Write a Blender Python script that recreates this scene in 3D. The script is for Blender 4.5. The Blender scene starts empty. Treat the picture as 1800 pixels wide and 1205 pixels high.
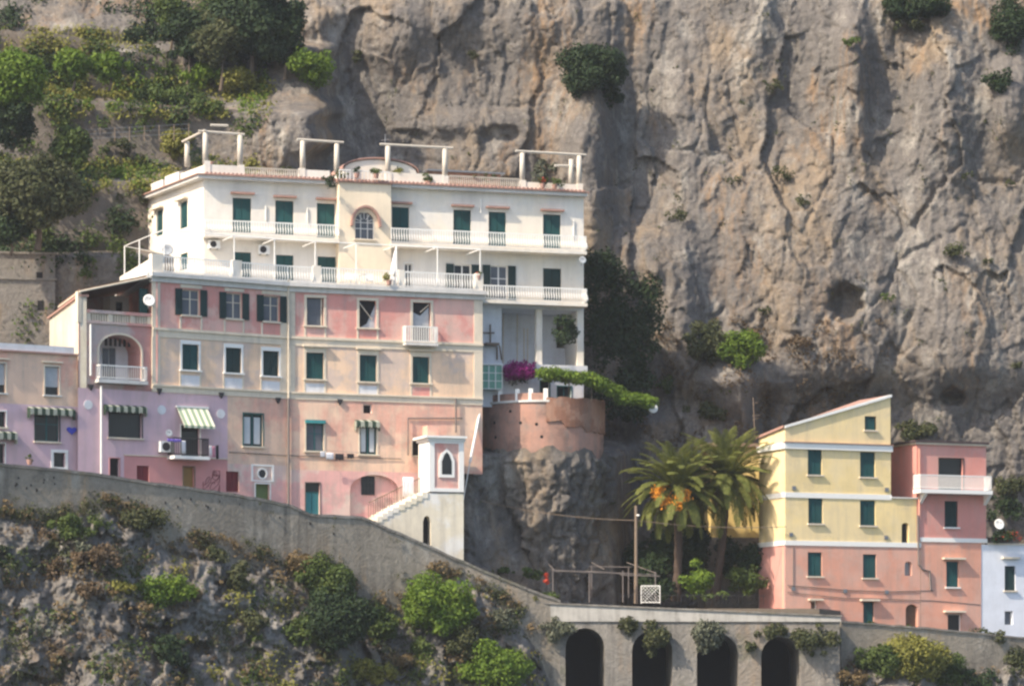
import bpy, bmesh, math, random
import numpy as np
from mathutils import Vector

R = math.radians
SC = bpy.context.scene
COL = SC.collection

# ------------------------------------------------------------------ camera, sky, sun, exposure
FPX = 5540.0          # focal length in photograph pixels (1800 wide)
HZ = 1200.0           # row of the horizon in the photograph
cam_d = bpy.data.cameras.new('camera')
cam = bpy.data.objects.new('camera', cam_d); COL.objects.link(cam)
cam.location = (0, 0, 0); cam.rotation_euler = (R(90), 0, 0)
cam_d.sensor_width = 36.0; cam_d.sensor_fit = 'HORIZONTAL'
cam_d.lens = 36.0*FPX/1800.0
cam_d.shift_y = (HZ-602.5)/1800.0
cam_d.clip_start = 1.0; cam_d.clip_end = 6000.0
SC.camera = cam

SUN_A, SUN_EL = 37.0, 43.0
HAZE = 0.00017
w = bpy.data.worlds.new('World'); SC.world = w; w.use_nodes = True
nt = w.node_tree
bgn = nt.nodes['Background']
sky = nt.nodes.new('ShaderNodeTexSky'); sky.sky_type = 'NISHITA'; sky.sun_disc = False
sky.sun_elevation = R(SUN_EL); sky.sun_rotation = R(270.0-SUN_A)
sky.dust_density = 2.0
nt.links.new(sky.outputs[0], bgn.inputs['Color']); bgn.inputs['Strength'].default_value = 0.15
sd = bpy.data.lights.new('sun', 'SUN'); sd.energy = 4.1; sd.angle = R(0.8); sd.color = (1.0, 0.87, 0.69)
so = bpy.data.objects.new('sun', sd); COL.objects.link(so)
sv = Vector((-math.cos(R(SUN_A))*math.cos(R(SUN_EL)), -math.sin(R(SUN_A))*math.cos(R(SUN_EL)), math.sin(R(SUN_EL))))
so.rotation_euler = sv.to_track_quat('Z', 'Y').to_euler(); so.location = sv*120
SC.view_settings.view_transform = 'Standard'; SC.view_settings.look = 'None'
SC.view_settings.gamma = 1.0; SC.view_settings.exposure = 0.84
SC.cycles.max_bounces = 6; SC.cycles.diffuse_bounces = 3; SC.cycles.transparent_max_bounces = 6
SC.cycles.pixel_filter_type = 'BLACKMAN_HARRIS'; SC.cycles.filter_width = 2.5

# ------------------------------------------------------------------ materials
def new_mat(name):
    m = bpy.data.materials.new(name); m.use_nodes = True
    n = m.node_tree; b = n.nodes['Principled BSDF']
    return m, n, b
def N(n, t, **kw):
    x = n.nodes.new(t)
    for k, v in kw.items(): setattr(x, k, v)
    return x
def noise(n, vec, scale, detail=5, rough=.6, stretch=None):
    if stretch:
        mp = N(n, 'ShaderNodeMapping'); mp.inputs['Scale'].default_value = stretch
        n.links.new(vec, mp.inputs['Vector']); vec = mp.outputs[0]
    t = N(n, 'ShaderNodeTexNoise'); t.inputs['Scale'].default_value = scale
    t.inputs['Detail'].default_value = detail; t.inputs['Roughness'].default_value = rough
    n.links.new(vec, t.inputs['Vector']); return t.outputs['Fac']
def ramp(n, fac, a, b):
    r = N(n, 'ShaderNodeMapRange'); r.inputs['From Min'].default_value = a; r.inputs['From Max'].default_value = b
    n.links.new(fac, r.inputs['Value']); return r.outputs[0]
def mix(n, fac, a, b, mode='MIX'):
    x = N(n, 'ShaderNodeMix'); x.data_type = 'RGBA'; x.blend_type = mode
    for sock, v in ((x.inputs['Factor'], fac), (x.inputs['A'], a), (x.inputs['B'], b)):
        if hasattr(v, 'links'): n.links.new(v, sock)
        elif isinstance(v, (int, float)): sock.default_value = v
        else: sock.default_value = (*v, 1)
    return x.outputs['Result']
def mulf(n, a, k):
    x = N(n, 'ShaderNodeMath', operation='MULTIPLY'); n.links.new(a, x.inputs[0])
    if hasattr(k, 'links'): n.links.new(k, x.inputs[1])
    else: x.inputs[1].default_value = k
    return x.outputs[0]
def bump(n, b, h, dist, strength=1.0):
    x = N(n, 'ShaderNodeBump'); x.inputs['Distance'].default_value = dist; x.inputs['Strength'].default_value = strength
    n.links.new(h, x.inputs['Height']); n.links.new(x.outputs[0], b.inputs['Normal'])
def geo(n): return N(n, 'ShaderNodeNewGeometry').outputs['Position']
def sc(c, k): return tuple(min(1, x*k) for x in c)

def plaster(name, col, stain=.35, patch=None, patch_amt=.5, pscale=.28, rough=.9, seedoff=0.0, dirt=(.30, .27, .24)):
    m, n, b = new_mat(name); p = geo(n)
    if seedoff:
        mp = N(n, 'ShaderNodeMapping'); mp.inputs['Location'].default_value = (seedoff, seedoff*.7, seedoff*1.3)
        n.links.new(p, mp.inputs['Vector']); p = mp.outputs[0]
    c = mix(n, ramp(n, noise(n, p, .55, 6), .3, .7), sc(col, .9), sc(col, 1.08))
    if patch:
        f = ramp(n, noise(n, p, pscale, 5, .62), .47, .55)
        c = mix(n, mulf(n, f, patch_amt), c, patch)
    st = ramp(n, noise(n, p, 1.0, 7, .68, (2.2, 2.2, .22)), .46, .70)
    c = mix(n, mulf(n, st, stain), c, dirt)
    bl = ramp(n, noise(n, p, .9, 8, .74), .53, .68)
    hl = ramp(n, noise(n, p, .7, 8, .74, (1, 1, 1.4)), .60, .42)
    c = mix(n, mulf(n, hl, stain*.55), c, sc(col, 1.28))
    c = mix(n, mulf(n, bl, stain*.8), c, sc(dirt, 1.25))
    n.links.new(c, b.inputs['Base Color']); b.inputs['Roughness'].default_value = rough
    b.inputs['Specular IOR Level'].default_value = .15
    bump(n, b, noise(n, p, 9, 6, .7), .02, .6)
    return m

def simple(name, col, rough=.6, var=.12, metal=0.0, scale=3.0):
    m, n, b = new_mat(name); p = geo(n)
    c = mix(n, noise(n, p, scale, 4), sc(col, 1-var), sc(col, 1+var))
    n.links.new(c, b.inputs['Base Color']); b.inputs['Roughness'].default_value = rough; b.inputs['Metallic'].default_value = metal
    b.inputs['Specular IOR Level'].default_value = .25
    return m

def slatted(name, col):
    m, n, b = new_mat(name); p = geo(n)
    wv = N(n, 'ShaderNodeTexWave'); wv.bands_direction = 'Z'; wv.inputs['Scale'].default_value = 5.5
    wv.inputs['Distortion'].default_value = 0.15
    n.links.new(p, wv.inputs['Vector'])
    c = mix(n, ramp(n, noise(n, p, .8, 5), .3, .7), sc(col, .75), sc(col, 1.3))
    n.links.new(c, b.inputs['Base Color']); b.inputs['Roughness'].default_value = .55
    b.inputs['Specular IOR Level'].default_value = .3
    bump(n, b, wv.outputs['Fac'], .025, 1.0)
    return m

def leafmat(name, c1, c2, trans=.25):
    m, n, b = new_mat(name); p = geo(n)
    c = mix(n, ramp(n, noise(n, p, 1.3, 5, .7), .32, .68), c1, c2)
    wn = N(n, 'ShaderNodeTexWhiteNoise'); 
    sn = N(n, 'ShaderNodeVectorMath', operation='SNAP'); sn.inputs[1].default_value = (.13, .13, .13)
    n.links.new(p, sn.inputs[0]); n.links.new(sn.outputs[0], wn.inputs['Vector'])
    c = mix(n, ramp(n, wn.outputs['Value'], 0, 1.0), c, sc(c2, 1.25)) if False else mix(n, mulf(n, wn.outputs['Value'], .45), c, sc(c1, .7))
    b.inputs['Roughness'].default_value = .65; b.inputs['Specular IOR Level'].default_value = .2
    n.links.new(c, b.inputs['Base Color'])
    tr = N(n, 'ShaderNodeBsdfTranslucent'); n.links.new(c, tr.inputs['Color'])
    mx = N(n, 'ShaderNodeMixShader'); mx.inputs[0].default_value = trans
    n.links.new(b.outputs[0], mx.inputs[1]); n.links.new(tr.outputs[0], mx.inputs[2])
    n.links.new(mx.outputs[0], n.nodes['Material Output'].inputs['Surface'])
    return m

def rockmat(name, base, warm, pale, dark, green=None, bscale=1.0, bdist=.35):
    m, n, b = new_mat(name); p = geo(n)
    c = mix(n, ramp(n, noise(n, p, .10, 7, .62), .40, .60), sc(base, .82), sc(base, 1.12))
    c = mix(n, mulf(n, ramp(n, noise(n, p, .17, 8, .66, (1, 1, .55)), .50, .62), .85), c, warm)
    c = mix(n, mulf(n, ramp(n, noise(n, p, .33, 9, .72, (1, 1, .6)), .53, .66), .85), c, pale)
    och = mulf(n, ramp(n, noise(n, p, .14, 5, .6, (1.6, 1.6, .7)), .54, .63), ramp(n, noise(n, p, 1.1, 6, .7, (2, 2, .3)), .42, .62))
    c = mix(n, mulf(n, och, .75), c, (warm[0]*1.12, warm[1]*.88, warm[2]*.60))
    zone = ramp(n, noise(n, p, .12, 5, .6), .40, .58)
    st = mulf(n, ramp(n, noise(n, p, .9, 8, .68, (1.7, 1.7, .11)), .46, .66), .70)
    c = mix(n, mulf(n, st, zone), c, dark)
    blob_ = mulf(n, ramp(n, noise(n, p, .7, 9, .75), .56, .70), .6)
    c = mix(n, blob_, c, sc(dark, 1.1))
    sp = mulf(n, ramp(n, noise(n, p, 2.6, 8, .8), .56, .66), .55)
    c = mix(n, sp, c, sc(dark, .8))
    sp2 = mulf(n, ramp(n, noise(n, p, 1.9, 8, .8, (1.2, 1.2, .6)), .58, .68), .55)
    c = mix(n, sp2, c, sc(pale, 1.15))
    if green:
        c = mix(n, mulf(n, ramp(n, noise(n, p, .42, 8, .7), .56, .66), .7), c, green)
    fine = ramp(n, noise(n, p, 3.2, 8, .78), .34, .68)
    c = mix(n, mulf(n, fine, .5), mix(n, .28, c, dark), mix(n, .35, c, pale))
    n.links.new(c, b.inputs['Base Color']); b.inputs['Roughness'].default_value = .95
    b.inputs['Specular IOR Level'].default_value = .1
    vo = N(n, 'ShaderNodeTexVoronoi'); vo.inputs['Scale'].default_value = 1.1*bscale; 
    nz = N(n, 'ShaderNodeTexNoise'); nz.inputs['Scale'].default_value = .8; nz.inputs['Detail'].default_value = 5
    n.links.new(p, nz.inputs['Vector'])
    va = N(n, 'ShaderNodeVectorMath', operation='MULTIPLY_ADD'); va.inputs[1].default_value = (1.6, 1.6, 1.6)
    n.links.new(nz.outputs['Color'], va.inputs[0]); n.links.new(p, va.inputs[2]); n.links.new(va.outputs[0], vo.inputs['Vector'])
    h1 = noise(n, p, 1.6*bscale, 10, .72)
    ad = N(n, 'ShaderNodeMath', operation='ADD'); n.links.new(h1, ad.inputs[0]); n.links.new(mulf(n, vo.outputs['Distance'], .45), ad.inputs[1])
    bump(n, b, ad.outputs[0], bdist, 1.0)
    return m

M = {}
M['white'] = plaster('white_plaster', (.74, .69, .62), .20, (.80, .70, .56), .5)
M['tower'] = plaster('cream_plaster', (.78, .66, .50), .18)
M['offwhite'] = plaster('grey_white_plaster', (.66, .66, .68), .30)
M['pink'] = plaster('pink_plaster', (.63, .285, .245), .40, (.70, .46, .39), .8, .40)
M['peach'] = plaster('peach_plaster', (.76, .54, .38), .42, (.56, .45, .40), .85, .4)
M['low'] = plaster('worn_peach_plaster', (.72, .50, .37), .5, (.66, .34, .265), .95, .32, seedoff=11)
M['lowpink'] = plaster('worn_pink_plaster', (.68, .38, .35), .5, (.66, .55, .47), .95, .40, seedoff=5)
M['lilac'] = plaster('lilac_plaster', (.62, .435, .48), .3, (.62, .42, .42), .7)
M['basepink'] = plaster('salmon_pink_plaster', (.58, .27, .26), .15)
M['trim'] = plaster('cream_trim', (.66, .57, .45), .32)
M['cornice'] = plaster('pale_grey_cornice', (.60, .58, .55), .35)
M['loggia'] = plaster('dusty_rose_plaster', (.48, .24, .22), .5, (.48, .42, .39), .95, .26, seedoff=23)
M['yellow'] = plaster('yellow_plaster', (.79, .61, .31), .30, (.74, .60, .38), .5)
M['yellowback'] = plaster('ochre_yellow_plaster', (.70, .52, .20), .2)
M['salmon'] = plaster('salmon_plaster', (.65, .32, .23), .36, (.64, .39, .31), .7)
M['rose'] = plaster('rose_plaster', (.60, .26, .22), .30, (.58, .32, .28), .6)
M['coldwhite'] = plaster('cool_white_plaster', (.72, .74, .80), .12)
M['whitepaint'] = simple('white_paint', (.80, .78, .74), .5, .05)
M['railing'] = simple('railing_paint', (.82, .80, .76), .45, .05)
M['green'] = slatted('green_shutter', (.010, .070, .074))
M['darkgreen'] = slatted('dark_green_shutter', (.012, .040, .042))
M['redshutter'] = slatted('red_shutter', (.18, .030, .035))
M['teal'] = simple('teal_paint', (.05, .24, .25), .5, .25)
M['tealdark'] = simple('dark_teal_paint', (.018, .10, .10), .5, .2)
M['glass'] = simple('window_glass', (.018, .022, .026), .12, .3)
M['glassgrey'] = simple('dusty_glass', (.10, .11, .13), .25, .45, scale=1.2)
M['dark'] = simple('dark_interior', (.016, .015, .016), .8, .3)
M['curtain'] = simple('curtain_cloth', (.55, .57, .58), .8, .10)
M['sheet'] = simple('torn_plastic_sheet', (.40, .42, .44), .35, .25)
M['wood'] = simple('weathered_wood', (.20, .15, .11), .8, .3)
M['brownwood'] = simple('brown_wood', (.14, .08, .05), .7, .3)
M['ochredoor'] = simple('ochre_door', (.30, .18, .06), .6, .25)
M['olive'] = simple('olive_green_door', (.12, .17, .06), .6, .25)
M['steel'] = simple('grey_metal', (.25, .25, .26), .4, .2, .6)
M['iron'] = simple('dark_iron', (.035, .033, .035), .6, .3)
M['stonecol'] = simple('concrete_column', (.52, .47, .40), .85, .15)
M['tile'] = simple('terracotta_tile', (.36, .215, .175), .85, .3)
M['darktile'] = simple('dark_bitumen_roof', (.07, .05, .05), .9, .3)
M['pipe'] = simple('grey_pipe', (.17, .145, .135), .6, .2)
M['blue'] = simple('blue_paint', (.06, .07, .45), .5, .1)
M['purplecloth'] = simple('violet_cloth', (.20, .14, .50), .8, .15)
M['whitecloth'] = simple('white_cloth', (.75, .73, .75), .85, .06)
M['darkcloth'] = simple('black_cloth', (.03, .03, .035), .9, .2)
M['pinkcloth'] = simple('pink_cloth', (.55, .25, .32), .85, .15)
M['brick'] = plaster('old_brick', (.24, .12, .08), .8, (.36, .22, .16), .9, 1.1, dirt=(.16, .13, .11))
M['bastion'] = plaster('bastion_plaster', (.38, .215, .165), .9, (.21, .135, .11), .95, .55, dirt=(.20, .17, .15))
M['concrete'] = plaster('concrete_ledge', (.38, .36, .33), .9, dirt=(.15, .14, .125))
M['stonewall'] = rockmat('stone_wall', (.30, .262, .212), (.42, .345, .26), (.52, .47, .40), (.055, .05, .042), None, 4, .04)
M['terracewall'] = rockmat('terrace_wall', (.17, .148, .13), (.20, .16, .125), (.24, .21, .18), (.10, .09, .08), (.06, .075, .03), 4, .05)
M['rubble'] = rockmat('rubble_wall', (.24, .22, .195), (.30, .25, .20), (.40, .37, .33), (.07, .065, .06), (.09, .10, .05), 3.5, .06)
M['rock'] = rockmat('limestone', (.158, .141, .128), (.29, .215, .14), (.40, .37, .325), (.044, .043, .046), None, 2.0, .13)
M['slope'] = rockmat('scrubby_limestone', (.175, .16, .145), (.235, .185, .135), (.36, .335, .30), (.055, .052, .051), (.08, .085, .038), 1.4, .11)
M['soil'] = simple('soil', (.16, .13, .10), .95, .3)
M['asphalt'] = simple('asphalt', (.06, .058, .056), .9, .2)
M['sea'] = simple('sea_water', (.02, .06, .08), .15, .2, scale=.2)
M['leaf_bright'] = leafmat('bright_leaves', (.085, .155, .018), (.20, .275, .036), .35)
M['leaf_mid'] = leafmat('mid_leaves', (.052, .085, .020), (.115, .15, .036))
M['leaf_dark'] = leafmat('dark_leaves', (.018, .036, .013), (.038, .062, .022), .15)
M['leaf_olive'] = leafmat('olive_leaves', (.055, .070, .028), (.105, .105, .045))
M['leaf_grey'] = leafmat('grey_green_leaves', (.10, .115, .075), (.16, .165, .115))
M['leaf_dry'] = leafmat('dry_scrub', (.16, .115, .055), (.24, .17, .085))
M['leaf_rust'] = leafmat('rusty_scrub', (.12, .085, .05), (.18, .125, .075))
M['leaf_yellow'] = leafmat('yellow_scrub', (.17, .165, .035), (.27, .26, .06))
M['bougain'] = leafmat('magenta_bracts', (.20, .012, .13), (.34, .02, .22))
M['red'] = leafmat('red_flowers', (.45, .05, .03), (.6, .10, .05))
M['palm'] = leafmat('palm_leaflets', (.12, .145, .034), (.27, .275, .075), .4)
M['dates'] = simple('orange_dates', (.62, .24, .02), .6, .25)
M['bark'] = simple('bark', (.11, .085, .065), .95, .35)
M['palmbark'] = simple('palm_bark', (.075, .052, .04), .95, .4)

def stripes(name, c1, c2, dirv, scale):
    m, n, b = new_mat(name); p = geo(n)
    dp = N(n, 'ShaderNodeVectorMath', operation='DOT_PRODUCT'); dp.inputs[1].default_value = dirv
    n.links.new(p, dp.inputs[0])
    fr = N(n, 'ShaderNodeMath', operation='FRACT'); n.links.new(mulf(n, dp.outputs['Value'], scale), fr.inputs[0])
    gt = N(n, 'ShaderNodeMath', operation='GREATER_THAN'); gt.inputs[1].default_value = .5; n.links.new(fr.outputs[0], gt.inputs[0])
    n.links.new(mix(n, gt.outputs[0], c1, c2), b.inputs['Base Color']); b.inputs['Roughness'].default_value = .85
    return m
M['awning'] = stripes('striped_awning_cloth', (.72, .70, .55), (.25, .33, .22), (.85, .53, 0), 2.6)
M['frill'] = stripes('striped_frill_cloth', (.36, .37, .30), (.025, .05, .03), (.85, .53, 0), 2.2)

# ------------------------------------------------------------------ helpers
def P(px, py, D): return Vector(((px-900.0)/FPX*D, D, (HZ-py)/FPX*D))
def wloc(o):
    v = Vector((0, 0, 0))
    while o is not None: v = v + o.location; o = o.parent
    return v
def tag(o, label=None, cat=None, group=None, kind=None):
    if label: o['label'] = label
    if cat: o['category'] = cat
    if group: o['group'] = group
    if kind: o['kind'] = kind
    return o
def thing(name, label, cat, loc, group=None):
    o = bpy.data.objects.new(name, None); COL.objects.link(o); o.empty_display_size = .3
    o.location = loc
    return tag(o, label, cat, group)
def mesh_np(name, V, Q, mat, parent=None, smooth=False, org=None):
    """V (n,3) world, Q (m,k) faces of one size"""
    V = np.asarray(V, dtype=np.float64); Q = np.asarray(Q, dtype=np.int32)
    off = wloc(parent) if parent is not None else (Vector(org) if org is not None else Vector((0, 0, 0)))
    me = bpy.data.meshes.new(name); k = Q.shape[1]
    me.vertices.add(len(V)); me.vertices.foreach_set('co', (V-np.array(off)).astype(np.float32).ravel())
    me.loops.add(Q.size); me.loops.foreach_set('vertex_index', Q.ravel())
    me.polygons.add(len(Q)); me.polygons.foreach_set('loop_start', np.arange(len(Q), dtype=np.int32)*k)
    if smooth: me.polygons.foreach_set('use_smooth', np.ones(len(Q), dtype=bool))
    me.update(calc_edges=True)
    me.materials.append(mat)
    o = bpy.data.objects.new(name, me); COL.objects.link(o)
    if parent is not None: o.parent = parent
    else: o.location = off
    return o

class MB:
    def __init__(s): s.v = []; s.f = []
    def add(s, vs, fs):
        k = len(s.v); s.v += [Vector(v) for v in vs]; s.f += [[i+k for i in f] for f in fs]; return s
    def hexa(s, p):   # 8 points: bottom 4 (ccw), top 4
        return s.add(p, [(0, 3, 2, 1), (4, 5, 6, 7), (0, 1, 5, 4), (1, 2, 6, 5), (2, 3, 7, 6), (3, 0, 4, 7)])
    def fbox(s, F, u0, u1, o0, o1, z0, z1):
        p = [F.P(u0, o1, z0), F.P(u1, o1, z0), F.P(u1, o0, z0), F.P(u0, o0, z0), F.P(u0, o1, z1), F.P(u1, o1, z1), F.P(u1, o0, z1), F.P(u0, o0, z1)]
        return s.hexa(p)
    def quad(s, a, b, c, d): return s.add([a, b, c, d], [(0, 1, 2, 3)])
    def fpoly(s, F, pts, o0, o1):  # pts (u,z), extruded from o0 (back) to o1 (front)
        n = len(pts)
        vs = [F.P(u, o1, z) for u, z in pts]+[F.P(u, o0, z) for u, z in pts]
        fs = [tuple(range(n)), tuple(range(2*n-1, n-1, -1))]+[(i, i+n, (i+1) % n+n, (i+1) % n) for i in range(n)]
        return s.add(vs, fs)
    def tube(s, a, b, r0, r1=None, n=8):
        a = Vector(a); b = Vector(b); r1 = r0 if r1 is None else r1
        d = (b-a).normalized(); x = d.orthogonal().normalized(); y = d.cross(x)
        vs = []
        for c, r in ((a, r0), (b, r1)):
            for i in range(n):
                t = 2*math.pi*i/n; vs.append(c+x*(r*math.cos(t))+y*(r*math.sin(t)))
        fs = [(i, (i+1) % n, n+(i+1) % n, n+i) for i in range(n)]+[tuple(range(n-1, -1, -1)), tuple(range(n, 2*n))]
        return s.add(vs, fs)
    def path(s, pts, r, n=6):
        pts = [Vector(p) for p in pts]; rr = r if isinstance(r, (list, tuple)) else [r]*len(pts); vs = []
        for i, p in enumerate(pts):
            d = (pts[min(i+1, len(pts)-1)]-pts[max(i-1, 0)]).normalized()
            x = d.cross(Vector((.013, 1, .021))).normalized(); y = d.cross(x)
            for j in range(n):
                t = 2*math.pi*j/n; vs.append(p+x*(rr[i]*math.cos(t))+y*(rr[i]*math.sin(t)))
        fs = []
        for i in range(len(pts)-1):
            for j in range(n): fs.append((i*n+j, i*n+(j+1) % n, (i+1)*n+(j+1) % n, (i+1)*n+j))
        fs += [tuple(range(n-1, -1, -1)), tuple(range((len(pts)-1)*n, len(pts)*n))]
        return s.add(vs, fs)
    def lathe(s, c, prof, n=20, a0=0, a1=2*math.pi):
        c = Vector(c); full = abs(a1-a0-2*math.pi) < 1e-6; m = n if full else n+1; vs = []
        for r, z in prof:
            for i in range(m):
                t = a0+(a1-a0)*i/n; vs.append(c+Vector((r*math.cos(t), r*math.sin(t), z)))
        fs = []
        for k in range(len(prof)-1):
            for i in range(n):
                j = (i+1) % m; fs.append((k*m+i, k*m+j, (k+1)*m+j, (k+1)*m+i))
        return s.add(vs, fs)
    def prism(s, pts, z0, z1):  # pts plan (x,y)
        n = len(pts); zz0 = z0 if isinstance(z0, (list, tuple)) else [z0]*n; zz1 = z1 if isinstance(z1, (list, tuple)) else [z1]*n
        vs = [Vector((x, y, a)) for (x, y), a in zip(pts, zz0)]+[Vector((x, y, a)) for (x, y), a in zip(pts, zz1)]
        fs = [tuple(range(n-1, -1, -1)), tuple(range(n, 2*n))]+[(i, (i+1) % n, n+(i+1) % n, n+i) for i in range(n)]
        return s.add(vs, fs)
    def build(s, name, mat, parent=None, smooth=False, org=None):
        off = wloc(parent) if parent is not None else (Vector(org) if org is not None else Vector((0, 0, 0)))
        me = bpy.data.meshes.new(name); me.from_pydata([v-off for v in s.v], [], s.f)
        if len(s.f) < 20000:
            bm = bmesh.new(); bm.from_mesh(me); bmesh.ops.recalc_face_normals(bm, faces=bm.faces); bm.to_mesh(me); bm.free()
        if smooth: me.polygons.foreach_set('use_smooth', np.ones(len(me.polygons), dtype=bool))
        me.materials.append(mat)
        o = bpy.data.objects.new(name, me); COL.objects.link(o)
        if parent is not None: o.parent = parent
        else: o.location = off
        return o

class Facade:
    """a vertical wall plane; u runs along it to the right, off is how far in front of it"""
    def __init__(s, pa=None, Da=None, pb=None, Db=None, theta=None, A=None, B=None):
        s.A = Vector(A) if A is not None else Vector(((pa-900)/FPX*Da, Da))
        if theta is not None: s.d = Vector((math.cos(R(theta)), math.sin(R(theta))))
        else:
            Bv = Vector(B) if B is not None else Vector(((pb-900)/FPX*Db, Db)); s.L = (Bv-s.A).length; s.d = (Bv-s.A).normalized()
        s.n = Vector((-s.d.y, s.d.x)); s.holes = []
    def uz(s, px, py, off=0.0):
        r = (px-900)/FPX; t = (s.A.dot(s.n)-off)/(r*s.n.x+s.n.y)
        return (Vector((r*t, t))-s.A).dot(s.d), (HZ-py)/FPX*t
    def u(s, px, off=0.0): return s.uz(px, 600, off)[0]
    def z(s, px, py, off=0.0): return s.uz(px, py, off)[1]
    def P(s, u, off, z):
        q = s.A+s.d*u-s.n*off; return Vector((q.x, q.y, z))
    def rect(s, x0, y0, x1, y1, off=0.0):
        cx = (x0+x1)/2
        return s.u(x0, off), s.u(x1, off), s.z(cx, y1, off), s.z(cx, y0, off)
    def shifted(s, out):
        q = s.A-s.n*out; f = Facade(A=(q.x, q.y), B=(q.x+s.d.x, q.y+s.d.y)); return f

def arcpts(u0, u1, zs, zt, n=12):   # from right springing over the crown to left springing
    c = (u0+u1)/2; a = (u1-u0)/2; h = zt-zs
    return [(c+a*math.cos(math.pi*i/n), zs+h*math.sin(math.pi*i/n)) for i in range(n+1)]

def wall_mesh(mb, F, u0, u1, z0, z1, o=0.0, depth=.25, holes=None):
    hs = []
    for h in (F.holes if holes is None else holes):
        a, b, c, d = h[:4]
        if b <= u0+1e-4 or a >= u1-1e-4 or d <= z0+1e-4 or c >= z1-1e-4: continue
        hs.append(h)
    us = sorted({round(min(max(x, u0), u1), 4) for h in hs for x in h[:2]} | {round(u0, 4), round(u1, 4)})
    zs = sorted({round(min(max(x, z0), z1), 4) for h in hs for x in h[2:4]} | {round(z0, 4), round(z1, 4)})
    for i in range(len(us)-1):
        for j in range(len(zs)-1):
            cu = (us[i]+us[i+1])/2; cz = (zs[j]+zs[j+1])/2
            if any(h[0] < cu < h[1] and h[2] < cz < h[3] for h in hs): continue
            mb.quad(F.P(us[i], o, zs[j]), F.P(us[i+1], o, zs[j]), F.P(us[i+1], o, zs[j+1]), F.P(us[i], o, zs[j+1]))
    for h in hs:
        a, b, c, d = h[:4]; a = max(a, u0); b = min(b, u1); cc = max(c, z0); dd = min(d, z1); i_ = o-depth
        arch = h[4] if len(h) > 4 else 0
        zs_ = d-arch if arch else d
        zside = min(zs_, z1)
        if zside > cc:
            if h[0] >= u0: mb.quad(F.P(a, o, cc), F.P(a, o, zside), F.P(a, i_, zside), F.P(a, i_, cc))
            if h[1] <= u1: mb.quad(F.P(b, o, cc), F.P(b, i_, cc), F.P(b, i_, zside), F.P(b, o, zside))
        if c >= z0: mb.quad(F.P(a, o, c), F.P(a, i_, c), F.P(b, i_, c), F.P(b, o, c))
        if d <= z1+1e-3:
            if not arch: mb.quad(F.P(a, o, d), F.P(b, o, d), F.P(b, i_, d), F.P(a, i_, d))
            else:
                ps = arcpts(a, b, zs_, d)
                for (p, q) in zip(ps[:-1], ps[1:]):
                    mb.quad(F.P(p[0], o, p[1]), F.P(q[0], o, q[1]), F.P(q[0], i_, q[1]), F.P(p[0], i_, p[1]))
                    mb.quad(F.P(p[0], o, p[1]), F.P(p[0], o, d), F.P(q[0], o, d), F.P(q[0], o, q[1]))
def wall(F, parent, u0, u1, z0, z1, mat, name='wall', o=0.0, depth=.25, label=None):
    mb = MB(); wall_mesh(mb, F, u0, u1, z0, z1, o, depth)
    ob = mb.build(name, M[mat] if isinstance(mat, str) else mat, parent)
    if label: ob['label'] = label
    return ob

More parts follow.
